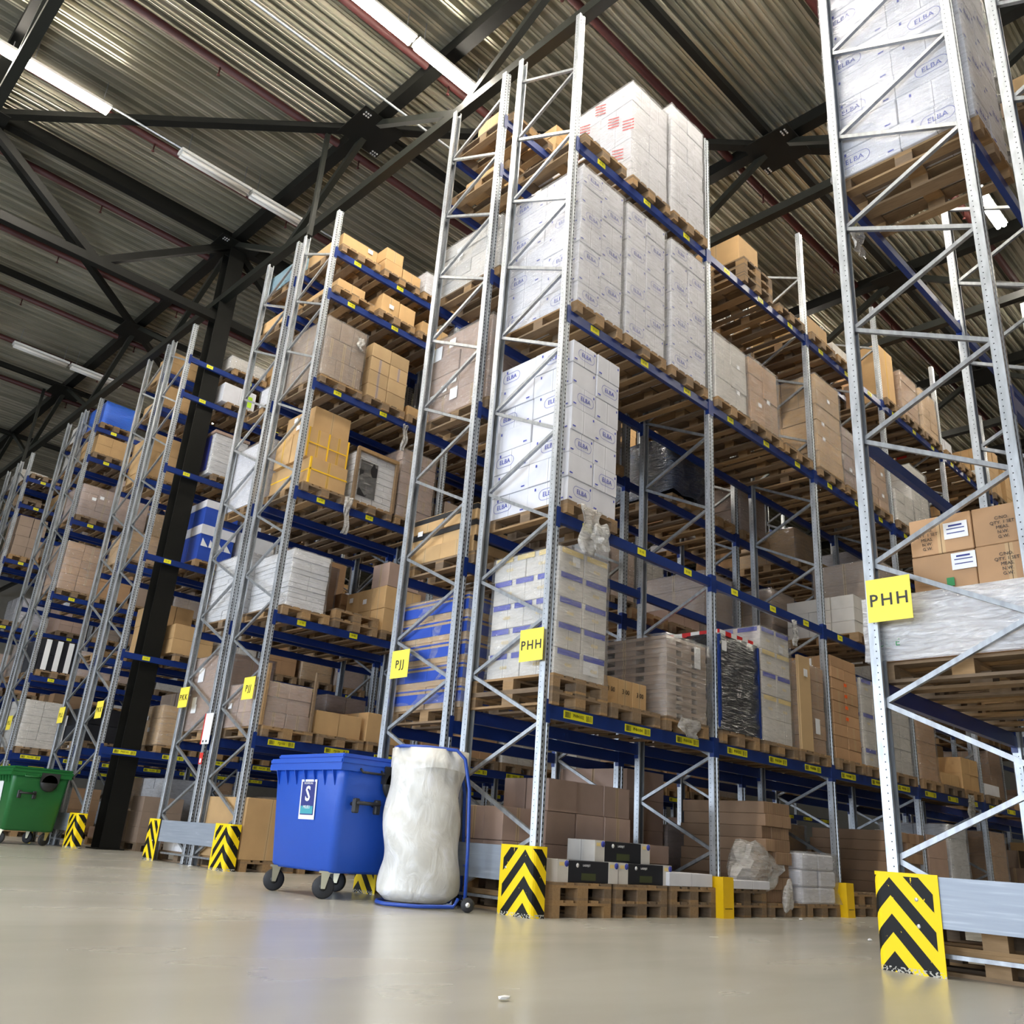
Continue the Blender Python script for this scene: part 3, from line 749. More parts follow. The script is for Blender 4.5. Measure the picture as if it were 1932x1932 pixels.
# fourth shelf
x, y, z = hero('BR', 4, 1, 1, 3, dx=-.12)
stack('cardboard_box', lbl('single large brown box', 'BR', 4, 1, 1), x-.1, y-.15, z-.2888+.145, .55, .7, .45, 1, 1, 1, CARDT, None) if False else stack('carton', lbl('single large brown box', 'BR', 4, 1, 1), x-.1, y-.1, z, .55, .8, .45, 1, 1, 1, CARDT, None)
empty('BR', 4, 1, 0); x, y, z = hero('BR', 4, 1, 2)
x, y, z = hero('BR', 4, 2, 0); stack('carton_stack', lbl('low brown cartons', 'BR', 4, 2, 0), x, y, z, .7, 1., .38, 1, 2, 1, CARDT, None)
x, y, z = hero('BR', 4, 2, 1); stack('carton_stack', lbl('low pale cartons', 'BR', 4, 2, 1), x, y, z, .7, 1., .3, 2, 2, 1, CARDC, None)
empty('BR', 4, 2, 2)
x, y, z = hero('BR', 4, 3, 0); stack('carton', lbl('tall narrow brown box', 'BR', 4, 3, 0), x-.05, y-.2, z, .62, .62, 1.18, 1, 1, 1, CARDO, None)
x, y, z = hero('BR', 4, 4, 0)
stack('carton_stack', lbl('red and white cartons', 'BR', 4, 4, 0), x, y, z, .75, .9, .42, 2, 2, 1, CARDW, None,
      bands=lambda t, w, d, h: [obj('printed_panel', plate(.36, .38, RPRINT), t, (-w/2-.006, yy, .21), FX) for yy in (-.22, .23)])
# floor level, first bay
for sl in (0, 1, 2): USED.add(('BR', 0, 0, sl)); USED.add(('BR', 0, 1, sl)); USED.add(('BR', 0, 2, sl))
pal('BR', 0, 0, 0, 2, True, .05); pal('BR', 0, 0, 1, 2, True, .03); pal('BR', 0, 0, 2, 2, True, .02)
TB = []
def toner(x, y, z, lab, mirrored=False):
    t = thing('printer_supply_carton', lab, 'carton', (x, y, z))
    obj('carton_body', box(.84, .34, .185, CARDB, .004), t)
    for sx in (-1, 1):
        obj('white_end', box(.14, .345, .187, CARDC), t, (sx*.352, 0, 0), )
        obj('blue_dot', lathe([(.028, 0), (.028, .002)], BPRINT, 12, 'Y'), t, (sx*.352+.045, -.1755, .155))
        obj('printed_mark', plate(.06, .03, YPRINT), t, (sx*.352-.02, -.173, .15), FY)
    obj('printed_name', text_mesh('LASERJET', .026, WPRINT), t, (-.03, -.171, .145), FY)
    obj('white_emblem', lathe([(.019, 0), (.019, .002)], WPRINT, 14, 'Y'), t, (-.155, -.172, .145))
    obj('picture_print', plate(.2, .06, mat('dull_green_print', (.05, .06, .02), .5)), t, (.0, -.171, .05), FY)
toner(.66, .16, .2895, 'black and white printer supply carton, left one beside the chevron guard')
toner(1.53, .17, .2895, 'black and white printer supply carton, right one on the floor pallets')
toner(1.23, .22, .4755, 'black and white printer supply carton lying on top of two others')
stack('carton_stack', 'dull brown cartons behind the printer supply cartons, floor level', 1.28, .83, .2895, 1.30, .62, .92, 3, 2, 3, CARDP, None, None, True, .012)
stack('carton_stack', 'low pinkish brown cartons standing left behind the front rack post', .40, .95, .2895, .42, .55, .62, 1, 2, 2, CARDP, None, None, True, .01)
stack('flat_boxes', 'flat pale lilac boxes on floor pallets beside the yellow post guard', 2.25, .2, .2895, .78, .5, .13, 2, 1, 1, CARDW, None)
stack('carton_stack', 'low brown cartons with violet print behind the flat pale boxes', 2.25, .75, .2895, .7, .5, .38, 2, 1, 2, CARDP, None)
# floor level, second bay: long brown boxes
pal('BR', 0, 1, 0, 2, True); pal('BR', 0, 1, 1, 1, True); pal('BR', 0, 1, 2, 1, True)
CARDK = m_card('dull_brown_cardboard', (.30, .19, .115), (.36, .24, .14))
def long_cartons(cx, cy, z, nx, nk, lab, grp):
    r = random.Random(3)
    for k in range(nk):
        for i in range(nx):
            me = box(1.14, .205, .136, CARDK, .004, name='carton')
            obj('long_carton', me, None, (cx+(i-(nx-1)/2)*.215+r.uniform(-.01, .01), cy+r.uniform(-.03, .03)+(.03 if k < 3 else 0), z+k*.138), (0, 0, PI/2),
                '%s, %s from the bottom, %s' % (lab, ['lowest', 'second', 'third', 'fourth', 'fifth', 'sixth', 'seventh', 'topmost'][k if k < nk-1 else 7], ['leftmost', 'second from left', 'third from left', 'fourth from left', 'fifth from left', 'rightmost'][i if i < nx-1 else 5]), 'carton', grp)
long_cartons(4.10, .58, .1455, 3, 8, 'long brown carton behind the crumpled film', 'long brown cartons in the second bay')
stack('flat_boxes', 'flat white box on pallets right of the yellow post guard', 3.28, .0, .2895, .75, .25, .09, 1, 1, 1, CARDW, None)
def crumple(name, lab, cat, loc, sx, sy, sz, m, seed, sub=3, amp=.25):
    bm = bmesh.new(); bmesh.ops.create_icosphere(bm, subdivisions=sub, radius=1); r = random.Random(seed)
    dirs = [(Vector((r.gauss(0, 1), r.gauss(0, 1), r.gauss(0, 1))).normalized(), r.uniform(3, 9), r.uniform(0, 6)) for _ in range(7)]
    for v in bm.verts:
        s = sum(math.sin(v.co.dot(d)*f+p) for d, f, p in dirs)/7
        v.co *= 1+amp*(s*2+r.uniform(-.25, .25))
        v.co.x *= sx; v.co.y *= sy; v.co.z *= sz
    me = finish(bm, name, m); o = obj(name, me, None, loc, label=lab, cat=cat); return o
crumple('crumpled_film', 'crumpled clear plastic film heaped on pallets, second bay floor', 'film', (3.60, .05, .50), .46, .16, .27, WRAPT, 4)
crumple('hanging_film', 'white film rag hanging over the pallet edge beside crumpled film', 'film', (4.05, -.12, .22), .10, .04, .17, WRAPT, 8)
t = thing('bottle_pack_stack', 'white wrapped bottle packs on a pallet beside second yellow post guard', 'packs', (4.97, .47, .1455))
r = random.Random(9)
for k in range(3):
    for i in range(2):
        for j in range(2):
            obj('bottle_pack', box(.41, .5, .185, CARDW, .02, name='pack'), t, ((i-.5)*.43+r.uniform(-.02, .02), (j-.5)*.52, k*.19))
obj('stretch_wrap', wrap_mesh(.86, 1.05, .58, WRAPW, .04, 3), t)
for sl in (0, 1, 2): pal('BR', 0, 2, sl, 2, True)
long_cartons(7.75, .58, .2895, 6, 6, 'long brown carton on the third bay floor', 'long brown cartons in the third bay')
# ---- centre PJJ rack, first bay
big_brown('BL', 1, 0, 0, 'wrapped brown and blue striped cartons', .80, 1.16, 1.24, (2, 2, 5), CARDT, WRAP, labs=0)
tt = COL.objects[-1]
t = [o for o in COL.objects if o.get('label', '').startswith('wrapped brown and blue')][0]
for k in range(5): obj('blue_stripe', box(.83, 1.18, .11, CARDN), t, (0, 0, .06+k*.248)); 
for k in range(5): obj('thin_stripe', box(.828, 1.178, .018, CARDN), t, (0, 0, .20+k*.248))
big_brown('BL', 2, 0, 0, 'tan cartons with black tape bands', .80, 1.16, .58, (1, 2, 3), CARDT, None, labs=2)
t = [o for o in COL.objects if o.get('label', '').startswith('tan cartons with black')][0]
for k in range(3): obj('black_tape_band', box(.806, 1.166, .06, BLK), t, (0, 0, .12+k*.193))
big_brown('BL', 3, 0, 0, 'wrapped brown cartons with white papers', .80, 1.12, 1.18, (1, 2, 4), CARDP, WRAP, labs=0)
t = [o for o in COL.objects if o.get('label', '').startswith('wrapped brown cartons with white papers')][0]
for u, zz, ww, hh in ((.12, .95, .16, .2), (.4, 1.02, .12, .12), (.1, .3, .1, .09), (.32, .38, .11, .1), (.5, .46, .1, .1), (.52, .25, .14, .16)): lab_on(t, 'x', u, zz, ww, hh, WPAPER, .82, 1.14)
big_brown('BL', 4, 0, 0, 'pale wrapped cartons with grey patches', .80, 1.16, .80, (1, 2, 4), CARDC, WRAPW, labs=3)
x, y, z = hero('BL', 5, 0, 0); stack('carton', lbl('low brown box', 'BL', 5, 0, 0), x, y+.1, z, .6, .6, .22, 1, 1, 1, CARDT, None)
x, y, z = hero('BL', 6, 0, 0); stack('carton', lbl('brown box', 'BL', 6, 0, 0), x, y, z, .6, .5, .36, 1, 1, 1, CARDT, None)
x, y, z = hero('BL', 0, 0, 0)
t = stack('carton_stack', 'white cartons with red triangles behind the grey barrier rail', x, y-.1, z, .7, .9, .78, 1, 2, 2, CARDC, None)
for yy in (-.25, .2):
    bm = bmesh.new(); v = [bm.verts.new(p) for p in ((-.12, 0, 0), (.12, 0, 0), (-.1, .26, 0))]; bm.faces.new(v)
    obj('red_triangle', finish(bm, 'tri', RPRINT), t, (-.357, yy, .42), FX)
obj('red_panel', plate(.8, .2, RPRINT), t, (-.357, 0, .1), FX)
# dark wrapped pile seen through the centre rack
x, y, z = hero('BL', 3, 1, 1)
t = thing('wrapped_load', lbl('bulging dark blue wrapped pile', 'BL', 3, 1, 1), 'pallet load', (x, y, z))
obj('stretch_wrap', wrap_mesh(.85, 1.15, .9, WRAPD, .12, 5), t); obj('inner_block', box(.7, 1., .8, CARDB, .05), t)

# ---- left PJJ rack, first bay (facing us)
def at(rk, lv, x0, x1, z0, z1, what, m, n3, bay, sl, wrap=None, d=1.1, dy=0, detail=True, labs=0, pn=1, addp=True, name='carton_stack', **k):
    r = RK[rk]; base = r['levels'][lv-1] if lv else 0
    if addp: x, y, z = hero(rk, lv, bay, sl, pn)
    else: x, y, z = spot(rk, lv, bay, sl)
    t = stack(name, lbl(what, rk, lv, bay, sl), (x0+x1)/2, (r['ya']+r['yb'])/2+dy, z0, x1-x0, d, z1-z0, *n3, m, None, wrap, detail, **k)
    rr = random.Random(int(x0*100)+lv)
    for q in range(labs): lab_on(t, rr.choice('xyy'), rr.uniform(.1, x1-x0-.1), rr.uniform(.1, z1-z0-.05), .1, .08, WPAPER, x1-x0+.02, d+.02)
    return t
at('CR', 6, .2, .92, 9.8955, 10.15, 'long flat brown carton', CARDT, (1, 1, 1), 0, 0, labs=1)
at('CR', 6, 1.1, 1.48, 9.8955, 10.39, 'stacked brown cartons', CARDT, (1, 2, 2), 0, 1)
at('CR', 6, 1.49, 1.9, 9.8955, 10.14, 'low side brown cartons', CARDT, (1, 2, 1), 0, 1, addp=False)
at('CR', 6, 2.02, 2.6, 9.8955, 10.38, 'white wrapped carton', CARDW, (1, 2, 1), 0, 2, WRAPW)
at('CR', 5, .26, .8, 9.0655, 9.26, 'sagging flat brown carton', CARDT, (1, 1, 1), 0, 0)
at('CR', 5, 1.14, 1.52, 9.0655, 9.44, 'left one of two brown cartons', CARDT, (1, 2, 1), 0, 1, labs=1)
at('CR', 5, 1.53, 1.88, 9.0655, 9.42, 'right one of two brown cartons', CARDT, (1, 2, 1), 0, 1, addp=False)
at('CR', 5, 2.05, 2.67, 9.0655, 9.33, 'low brown cartons', CARDT, (2, 2, 1), 0, 2)
at('CR', 4, .17, .94, 7.3805, 8.45, 'wrapped dark brown cartons', CARDG, (3, 3, 3), 0, 0, WRAP, d=1.16)
at('CR', 4, 1.1, 1.88, 7.3805, 8.41, 'lilac taped tan cartons', CARDLT, (2, 2, 4), 0, 1, labs=0)
STRAP = mat('yellow_strap', (.85, .50, .02), .5)
t = at('CR', 3, .26, .95, 5.5105, 5.96, 'lowest tan carton', CARDO, (1, 1, 1), 0, 0, d=1.16)
obj('strap', plate(.69, .025, STRAP), t, (0, -.583, .24), FY); obj('strap', plate(1.15, .025, STRAP), t, (-.348, 0, .24), FX); obj('edge_tape', box(.03, .03, .44, STRAP), t, (-.335, -.57, .002))
t = at('CR', 3, .20, .96, 5.9615, 6.48, 'yellow taped tan cartons', CARDO, (2, 2, 1), 0, 0, d=.95, addp=False)
for ux in (-.365, 0, .365): obj('edge_tape', plate(.03, .50, STRAP), t, (ux, -.485, .26), FY)
for ux in (-.19, .19): obj('tape_line', plate(.36, .02, STRAP), t, (ux, -.4845, .26), FY)
at('CR', 3, .28, .96, 6.4815, 6.89, 'topmost brown carton', CARDT, (1, 1, 1), 0, 0, d=.85, addp=False, labs=2)
t = at('CR', 3, 1.1, 1.88, 5.5105, 6.38, 'grey wrapped reams in a wooden frame', SHEET, (2, 3, 8), 0, 1, WRAP)
for sx in (-1, 1): obj('frame_post', box(.05, .05, .9, WOOD), t, (sx*.39, -.57, 0))
obj('frame_rail', box(.82, .05, .06, WOOD), t, (0, -.57, .87)); obj('dark_print', plate(.34, .62, BLK), t, (-.15, -.562, .42), FY)
at('CR', 3, 1.98, 2.72, 5.5105, 6.75, 'brown cartons in shiny wrap', CARDP, (2, 3, 6), 0, 2, WRAP)
at('CR', 2, .25, .9, 3.5805, 4.46, 'white paper sheet stack', SHEET, (1, 1, 12), 0, 0, WRAPW, jit=.012)
hero('CR', 2, 0, 1, 2)
at('CR', 2, 1.98, 2.7, 3.5805, 4.32, 'brown carton block', CARDT, (2, 3, 2), 0, 2, labs=2)
at('CR', 2, 1.99, 2.22, 4.3205, 4.72, 'narrow upright carton', CARDP, (1, 1, 1), 0, 2, addp=False, labs=0, d=.45, dy=-.33)
at('CR', 2, 2.36, 2.62, 4.3205, 4.74, 'second upright carton', CARDP, (1, 1, 1), 0, 2, addp=False, labs=1, d=.45, dy=-.33)
t = at('CR', 1, .17, .92, 1.8655, 2.48, 'wrapped cartons inside wooden stakes', CARDP, (2, 3, 3), 0, 0, WRAP, labs=1)
for sx in (-1, 1): obj('wooden_stake', box(.04, .04, .85, WOOD), t, (sx*.39, -.58, 0))
at('CR', 1, 1.02, 1.84, 1.8655, 2.2, 'two wide tan cartons', CARDT, (2, 2, 1), 0, 1)
at('CR', 1, 1.92, 2.65, 1.8655, 2.3, 'tan cartons', CARDT, (2, 2, 1), 0, 2)
at('CR', 0, .14, .9, .1455, .92, 'large plain tan carton', CARDT, (1, 1, 1), 0, 0, d=1.1, dy=-.06)
at('CR', 0, 1.02, 1.84, .1455, .95, 'labelled tan cartons', CARD, (2, 2, 2), 0, 1, labs=2)
# left PKK rack end loads
t = at('CL', 1, .17, .95, 1.8655, 3.0, 'big wrapped brown block with papers', CARDP, (1, 1, 1), 0, 0, WRAP, d=1.16)
for u, zz, ww, hh in ((.35, .85, .18, .22), (.28, .45, .14, .12), (.30, .33, .16, .13)): lab_on(t, 'x', u, zz, ww, hh, WPAPER, .8, 1.18)
at('CL', 2, .18, .95, 3.5805, 4.62, 'white wrapped sheet stack', SHEET, (1, 2, 14), 0, 0, WRAPW, jit=.01)
at('CL', 3, .16, .96, 5.5105, 6.62, 'tall white wrapped block', CARDW, (1, 1, 2), 0, 0, WRAPW, d=1.16)
at('CL', 4, .18, .95, 7.3805, 7.72, 'white wrapped block', CARDW, (1, 2, 1), 0, 0, WRAPW, d=.6, dy=-.22)
t = at('CL', 6, .18, .95, 9.8955, 10.28, 'light blue film covered load', CARDG, (1, 1, 1), 0, 0, WRAPL)
at('CL', 5, .18, .9, 9.0655, 9.3, 'low tan carton', CARDT, (1, 1, 1), 0, 0)
# column rack
t = at('DR', 4, 1.0, 1.76, 7.3805, 8.30, 'white reams with a dark printed side', SHEET, (1, 2, 9), 0, 1, WRAPW)
obj('dark_print', plate(.9, .8, NAVY), t, (-.40, 0, .48), FX); obj('red_lid', box(.80, 1.14, .06, CARDP), t, (0, 0, .93))
t = at('DR', 3, 1.12, 1.86, 5.5105, 6.80, 'blue and white cartons with zigzag print', CARDN, (2, 2, 2), 0, 1, None)
obj('white_band', box(.76, 1.13, .20, CARDW), t, (0, 0, .56)); obj('white_lid', box(.76, 1.13, .16, CARDW), t, (0, 0, 1.14))
for q in range(4):
    bm = bmesh.new(); v = [bm.verts.new(p) for p in ((-.08, 0, 0), (.08, 0, 0), (-.06, .17, 0))]; bm.faces.new(v)
    obj('white_zigzag', finish(bm, 'zigzag', WPRINT), t, (-.26+q*.17, -.567, .30), FY)
t = at('DR', 5, .97, 1.73, 9.0655, 9.52, 'white carton with a lime label', CARDW, (1, 2, 1), 0, 1, None)
lab_on(t, 'y', .6, .2, .16, .26, LIME, .77, 1.12)
at('DR', 6, 1.0, 1.86, 9.8955, 10.2, 'pale wrapped sacks', CARDC, (2, 2, 1), 0, 1, WRAPW)
at('DR', 1, 1.1, 1.9, 1.8655, 2.6, 'brown carton stack with papers', CARDT, (2, 2, 3), 0, 1, WRAP, labs=3)
at('DR', 2, 1.0, 1.84, 3.5805, 4.16, 'tan crates with a pale lid', CARDT, (1, 2, 2), 0, 1)
at('DR', 2, 2.0, 2.8, 3.5805, 4.3, 'grey white wrapped stack', CARDC, (2, 2, 4), 0, 2, WRAP)
at('DR', 1, 2.0, 2.75, 1.8655, 2.5, 'tan cartons with a pale lid', CARDT, (1, 2, 2), 0, 2)
for lv in range(0, 7): empty('DR', lv, 0, 0)
# bright blue load on the far rack, black and white cartons behind the green bin
at('ER', 6, .25, 1.0, 9.8955, 10.50, 'bright blue film covered load', CARDN, (2, 1, 1), 0, 0, WRAPV, d=1.15)
t = at('DL', 1, .2, .98, 1.8655, 2.5, 'black cartons', CARDB, (2, 2, 2), 0, 0, None)
at('ER', 4, .2, 1.0, 7.3805, 8.2, 'wrapped brown cartons with white papers', CARDP, (2, 2, 4), 0, 0, WRAPW, labs=3)
at('ER', 3, .2, 1.0, 5.5105, 6.7, 'brown cartons under shiny crumpled film', CARD, (2, 2, 6), 0, 0, WRAPW)
t = at('ER', 2, .2, 1.0, 3.5805, 4.3, 'black and white cartons', CARDB, (2, 2, 2), 0, 0, None)
for q in range(3): obj('white_panel', plate(.12, .7, WPRINT), t, (-.25+q*.25, -.566, .36), FY)
at('ER', 1, .2, 1.0, 1.8655, 2.9, 'grey white wrapped cartons', CARDC, (2, 2, 6), 0, 0, WRAP)
# near right rack
x, y, z = hero('A', 3, 0, 0); x, y, z = x-.03, y, z
t = stack('carton_stack', lbl('huge white wrapped logo cartons', 'A', 3, 0, 0), x, y, z, .80, 1.18, 2.24, 2, 2, 8, CARDW, None, WRAPW, True, .006, elba_deco)
hero('A', 1, 0, 0); x, y, z = spot('A', 1, 0, 0)
t = stack('carton_block', lbl('low brown load in white wrap', 'A', 1, 0, 0), x-.03, y, z+.1445, .80, 1.18, .46, 1, 2, 1, CARD, None, WRAPS)
lab_on(t, 'x', .27, .3, .12, .12, CARDC, .86, 1.22); obj('printed_word', text_mesh('OLFE', .07, GPRINT), t, (-.44, .45, .12), FX)
obj('stretch_wrap', wrap_mesh(.85, 1.21, .46, WRAPS, .03, 2), t)
c = stack('carton_stack', lbl('brown shipping cartons with white stickers', 'A', 1, 0, 0), x, y-.16, z+.61, .74, .86, .56, 1, 2, 2, CARD, None, None, True, .006)
for u, zz in ((.33, .43), (.36, .2)):
    lab_on(c, 'x', u, zz, .16, .12, WPAPER, .75, .88)
    for q, (ww, dz) in enumerate(((.09, .035), (.12, .012), (.12, -.02))): obj('printed_line', plate(ww, .006 if q else .012, NAVY), c, (-.382, .44-u, zz+dz), FX)
for u0 in (.12, .62):
    for zb in (.42, .16) if u0 > .5 else (.42,):
        for q, s in enumerate(('C/NO.', 'QTY. 1 SET', 'MEAS.', 'N.W.', 'G.W.')): obj('printed_text', text_mesh(s, .032, BLK), c, (-.379, .43-u0, zb+.04-q*.034), FX)
obj('green_mark', plate(.05, .06, GPRINT), c, (-.38, .18, .06), FX)
hero('A', 1, 0, 1); hero('A', 1, 0, 2); hero('A', 0, 0, 0, 2)
for b in range(4):
    for lv in (2,): empty('A', lv, b, 0, 1, 2)
empty('A', 3, 0, 1, 2); empty('A', 3, 1, 0, 1, 2); empty('A', 0, 0, 1, 2)
for b in range(1, 4): empty('A', 0, b, 0, 1, 2); empty('A', 1, b, 0, 1, 2); empty('A', 3, b, 0, 1, 2)
# ---- everything else
WHAT = {'brown': ('brown carton stack', CARD), 'tan': ('tan carton stack', CARDT), 'pink': ('dull brown carton stack', CARDP), 'cream': ('pale carton stack', CARDC), 'grey': ('grey brown carton stack', CARDG), 'white': ('white carton stack', CARDW), 'blue': ('blue carton stack', CARDN), 'sheet': ('white sheet stack', SHEET), 'black': ('black carton stack', CARDB)}
SLOT = {}
VIS = {'BR': [[[49,50,66,67,68,72,73,74,76,77,87,89,97,98,109,117],[63,64,84,86,94,118,130,131,133,134,138,139]],[[49,50,63,64,66,67,68,72,73,76,77,84,87,98,105,117,118],[86,94,95,107,114,128,130,131,133,138,139]]], 'BL': [[[1,7,10,11,19,25,27,28,32,35,38,51,53,54,55,57,60,61,66,72,73,75,82,83,87,88,90,91,92,110,111,113,118,120,122,130,131,132,134],[29,76,79,80,81,94,96,97,99,100,101,114,115,116,123,133,137,141,142,143]],[[2,7,10,11,19,21,22,23,25,28,29,38,41,43,44,49,51,53,57,60,66,69,70,71,72,74,82,83,85,86,94,100,105,110,122,124,126,130,131,132],[13,55,78,81,84,87,90,91,92,101,111,114,116,133,134,141,142,143]]], 'CR': [[[14,25,26,33,34,35,39,45,52,53,56,59,66,67,68,75,77,80,81,82,87,97,98,102,103,104],[21,24,30,36,46,51,54,55,58,62,72,73,79,83,88,100,101]],[[14,24,25,26,30,33,34,39,46,47,52,53,56,59,65,66,67,68,72,75,77,80,82,87,97,100,102,103],[35,36,49,50,51,55,58,62,69,79,81,83,85,95,98,101,104]]], 'CL': [[[0,7,8,10,11,13,14,27,30,31,32,33,34,35],[4,16,17,28,37,39,40,54,56]],[[0,5,7,8,10,11,13,14,16,24,27,30,33,35,46],[21,31,32,37,42,51,54,56]]], 'DR': [[[1,11,17,20,24,25,27,28,29,49,58,59,61,66,67,68],[14,26,31,32,36,47,50,52,53,71,78]],[[1,11,14,17,20,22,24,27,28,29,31,32,47,49,52,53,64],[21,58,61,65,72,78,81]]], 'DL': [[[1,6,7,8,9,10,11,12,13,15,16,17,18,34,35],[2,5,14,20,24,25,28,29,33]],[[1,2,5,7,8,9,12,13,15,17,18,21,32,35],[10,11,14,22,27,31,34]]], 'ER': [[[0,1,4,5,7,8,10,11,13,14,15,16,24,27,30,31,46,56],[28,47]],[[1,4,7,8,10,11,13,14,15,16,20,21,23,27,30,31,35,54,56],[0,50,55]]], 'EL': [[[2,4,6,7,8,10,11,13,15,16,18,19,21,25,27,30,36],[1,5,14,31]],[[2,4,6,10,13,15,16,18,19,21,22,25],[1,5,7,30]]], 'FR': [[[5,6,7,8,9,11,12,13,15,16,18,19,27,28,30,31,39,40],[1,3,4,24,25,26,29]],[[4,6,7,8,11,12,13,16,19,23,27,28,30,31,33,40],[0,1,3,14,20,26,39]]], 'FL': [[[10,11,12,13,15,16,17,18,19],[8,14,30,31,40]],[[4,8,10,11,12,13,15,16,18,23,27,28,29,30],[1,2,3,14,19,31]]], 'A2': [[[9],[3,6,7,10]],[[9],[3,4,6,7,10]]]}
STUFFP = []; STUFFS = []
def vis(rk, lv, b, sl, which):
    """v = an object of its own, s = joined into the distant mesh, h = not seen in the photo"""
    v = VIS.get(rk)
    if not v: return 'v' if not VIS else 'h'
    i = (b*7+lv)*3+sl; shown, joined = v[which]
    return 'v' if i in shown else ('s' if i in joined else 'h')
def fill(rk, bays, prob=.85, skipp=0.):
    r = RK[rk]; heights = (.3, .6, .8, 1.0, 1.2, 1.4)
    for b in range(bays):
        for lv in range(0, len(r['levels'])+1):
            if lv == 0 and rk == 'A2': continue
            top = r['levels'][lv] if lv < len(r['levels']) else (10.6)
            base = 0 if lv == 0 else r['levels'][lv-1]
            room = top-base-.144-.16
            for sl in range(3):
                rng = random.Random('%s%d%d%d' % (rk, lv, b, sl))
                if (rk, lv, b, sl) in USED or rng.random() > prob: continue
                if rk == 'BR' and lv == 2 and rng.random() < .35: continue
                vp, vs = vis(rk, lv, b, sl, 0), vis(rk, lv, b, sl, 1)
                x, y, z = spot(rk, lv, b, sl); po = so = None
                if vp == 'v': po = pallet(x, y, z, 'wooden pallet, ' + where(rk, lv, b, sl), 'pallets of the ' + RP[rk])
                elif vp == 's': STUFFP.append((x, y, z))
                z += .1445
                SLOT[(rk, lv, b, sl)] = [po, None]
                if rng.random() < .09: continue
                kk = rng.choice(['brown', 'brown', 'tan', 'tan', 'pink', 'pink', 'cream', 'grey', 'white', 'sheet', 'brown', 'tan', 'pink', 'grey'] if lv < len(r['levels'])-1 else ['tan', 'tan', 'brown', 'cream'])
                nm, m = WHAT[kk]
                h = min(room, rng.choice(heights)) if room > .45 else min(room, rng.uniform(.18, .42))
                if h < .12: continue
                nz = max(1, round(h/rng.choice([.2, .28, .35]))); n3 = (rng.choice([1, 2, 2]), rng.choice([2, 2, 3]), nz)
                h = min(round(h, 1) if h > .3 else .2, room)
                wr = rng.choice([None, None, WRAP, WRAP, WRAPW]) if h > .45 else None
                if wr: nm = 'wrapped ' + nm
                cx, cy = x+rng.uniform(-.01, .01), y+rng.uniform(-.03, .03)
                rag_ = nz > 1 and not wr and rng.random() < .4
                if vs == 'h': continue
                if vs == 's': STUFFS.append((cx, cy, z, .76, 1.1, h, n3, m)); continue
                SLOT[(rk, lv, b, sl)][1] = stack('carton_stack', lbl(nm, rk, lv, b, sl), cx, cy, z, .76, 1.1, h, *n3, m, 'carton stacks of the ' + RP[rk], wr, False, rng=rng, ragged=rag_)
fill('BR', 11, .78)
fill('BL', 7, .72)
fill('CR', 5, .8); fill('CL', 3, .8); fill('DR', 4, .85); fill('DL', 2, .85); fill('ER', 3, .85); fill('EL', 2, .8); fill('FR', 2, .85); fill('FL', 2, .8)
fill('A2', 1, .9)
if STUFFP:
    bm = bmesh.new(); base = pallet_joined()
    for x, y, z in STUFFP:
        n0 = len(bm.verts); bm.from_mesh(base); bm.verts.ensure_lookup_table(); bmesh.ops.translate(bm, verts=bm.verts[n0:], vec=(x, y, z))
    obj('distant_pallets', finish(bm, 'distant_pallets', WOOD), None, label='many small wooden pallets far down the rack rows', cat='pallets', kind='stuff')
if STUFFS:
    bm = bmesh.new(); ms = []
    for x, y, z, w_, d_, h_, (nx, ny, nz), m in STUFFS:
        if m not in ms: ms.append(m)
        for i, j, k in shell_cells(nx, ny, nz):
            add_box(bm, x-w_/2+i*w_/nx+.004, y-d_/2+j*d_/ny+.004, z+k*h_/nz, x-w_/2+(i+1)*w_/nx-.004, y-d_/2+(j+1)*d_/ny-.004, z+(k+1)*h_/nz-.003, ms.index(m))
    obj('distant_cartons', finish(bm, 'distant_cartons', ms), None, label='many small carton stacks far down the rack rows', cat='cartons', kind='stuff')

# ------------------------------------------------------------------ signs, guards, rails
def sign(x, y, txt, lab, z=2.35):
    t = thing('rack_sign', lab, 'sign', (x, y, z))
    obj('sign_plate', plate(.31, .31, YSIGN, .004), t, (0, 0, 0), FX)
    obj('sign_text', text_mesh(txt, .125, BLK, bold=.0012), t, (-.006, 0, -.005), FX)
    obj('bracket', box(.1, .02, .02, GALV2, org='c'), t, (.052, 0, .05))
sign(-.105, .14, 'PHH', 'yellow square sign reading PHH on the centre rack')
sign(-.105, 2.17, 'PJJ', 'yellow square sign reading PJJ on the centre rack')
sign(.045, -3.2, 'PHH', 'large near yellow sign reading PHH on the right rack')
sign(-.015, 5.71, 'PJJ', 'narrow looking yellow PJJ sign on the rack left of the blue bin')
sign(-.015, 7.73, 'PKK', 'yellow sign reading PKK on the left rack')
sign(-.005, 11.2, 'PKK', 'small yellow sign on the rack of the black column, reading PKK')
sign(-.005, 13.18, 'PLL', 'small yellow sign reading PLL above the green bin')
sign(.015, 16.55, 'PLL', 'tiny yellow sign on the far rack above the green bin left edge')
t = thing('notice_board', 'white load notice hanging between the left PJJ and PKK racks', 'sign', (-.01, 6.75, 1.84))
obj('notice_plate', plate(.26, .44, WPAPER, .004), t, (0, 0, 0), FX); obj('red_strip', plate(.03, .44, RPRINT, .005), t, (-.001, .115, 0), FX)
for q in range(2): obj('printed_mark', plate(.03, .03, BLK), t, (-.006, -.05-q*-.1, -.18), FX)
obj('tag_strap', box(.01, .02, .14, GALV2), t, (.004, 0, -.36)); obj('red_tag', plate(.1, .16, RPRINT, .004), t, (0, .02, -.42), FX); obj('tag_print', plate(.05, .06, WPAPER, .005), t, (-.001, .02, -.45), FX)

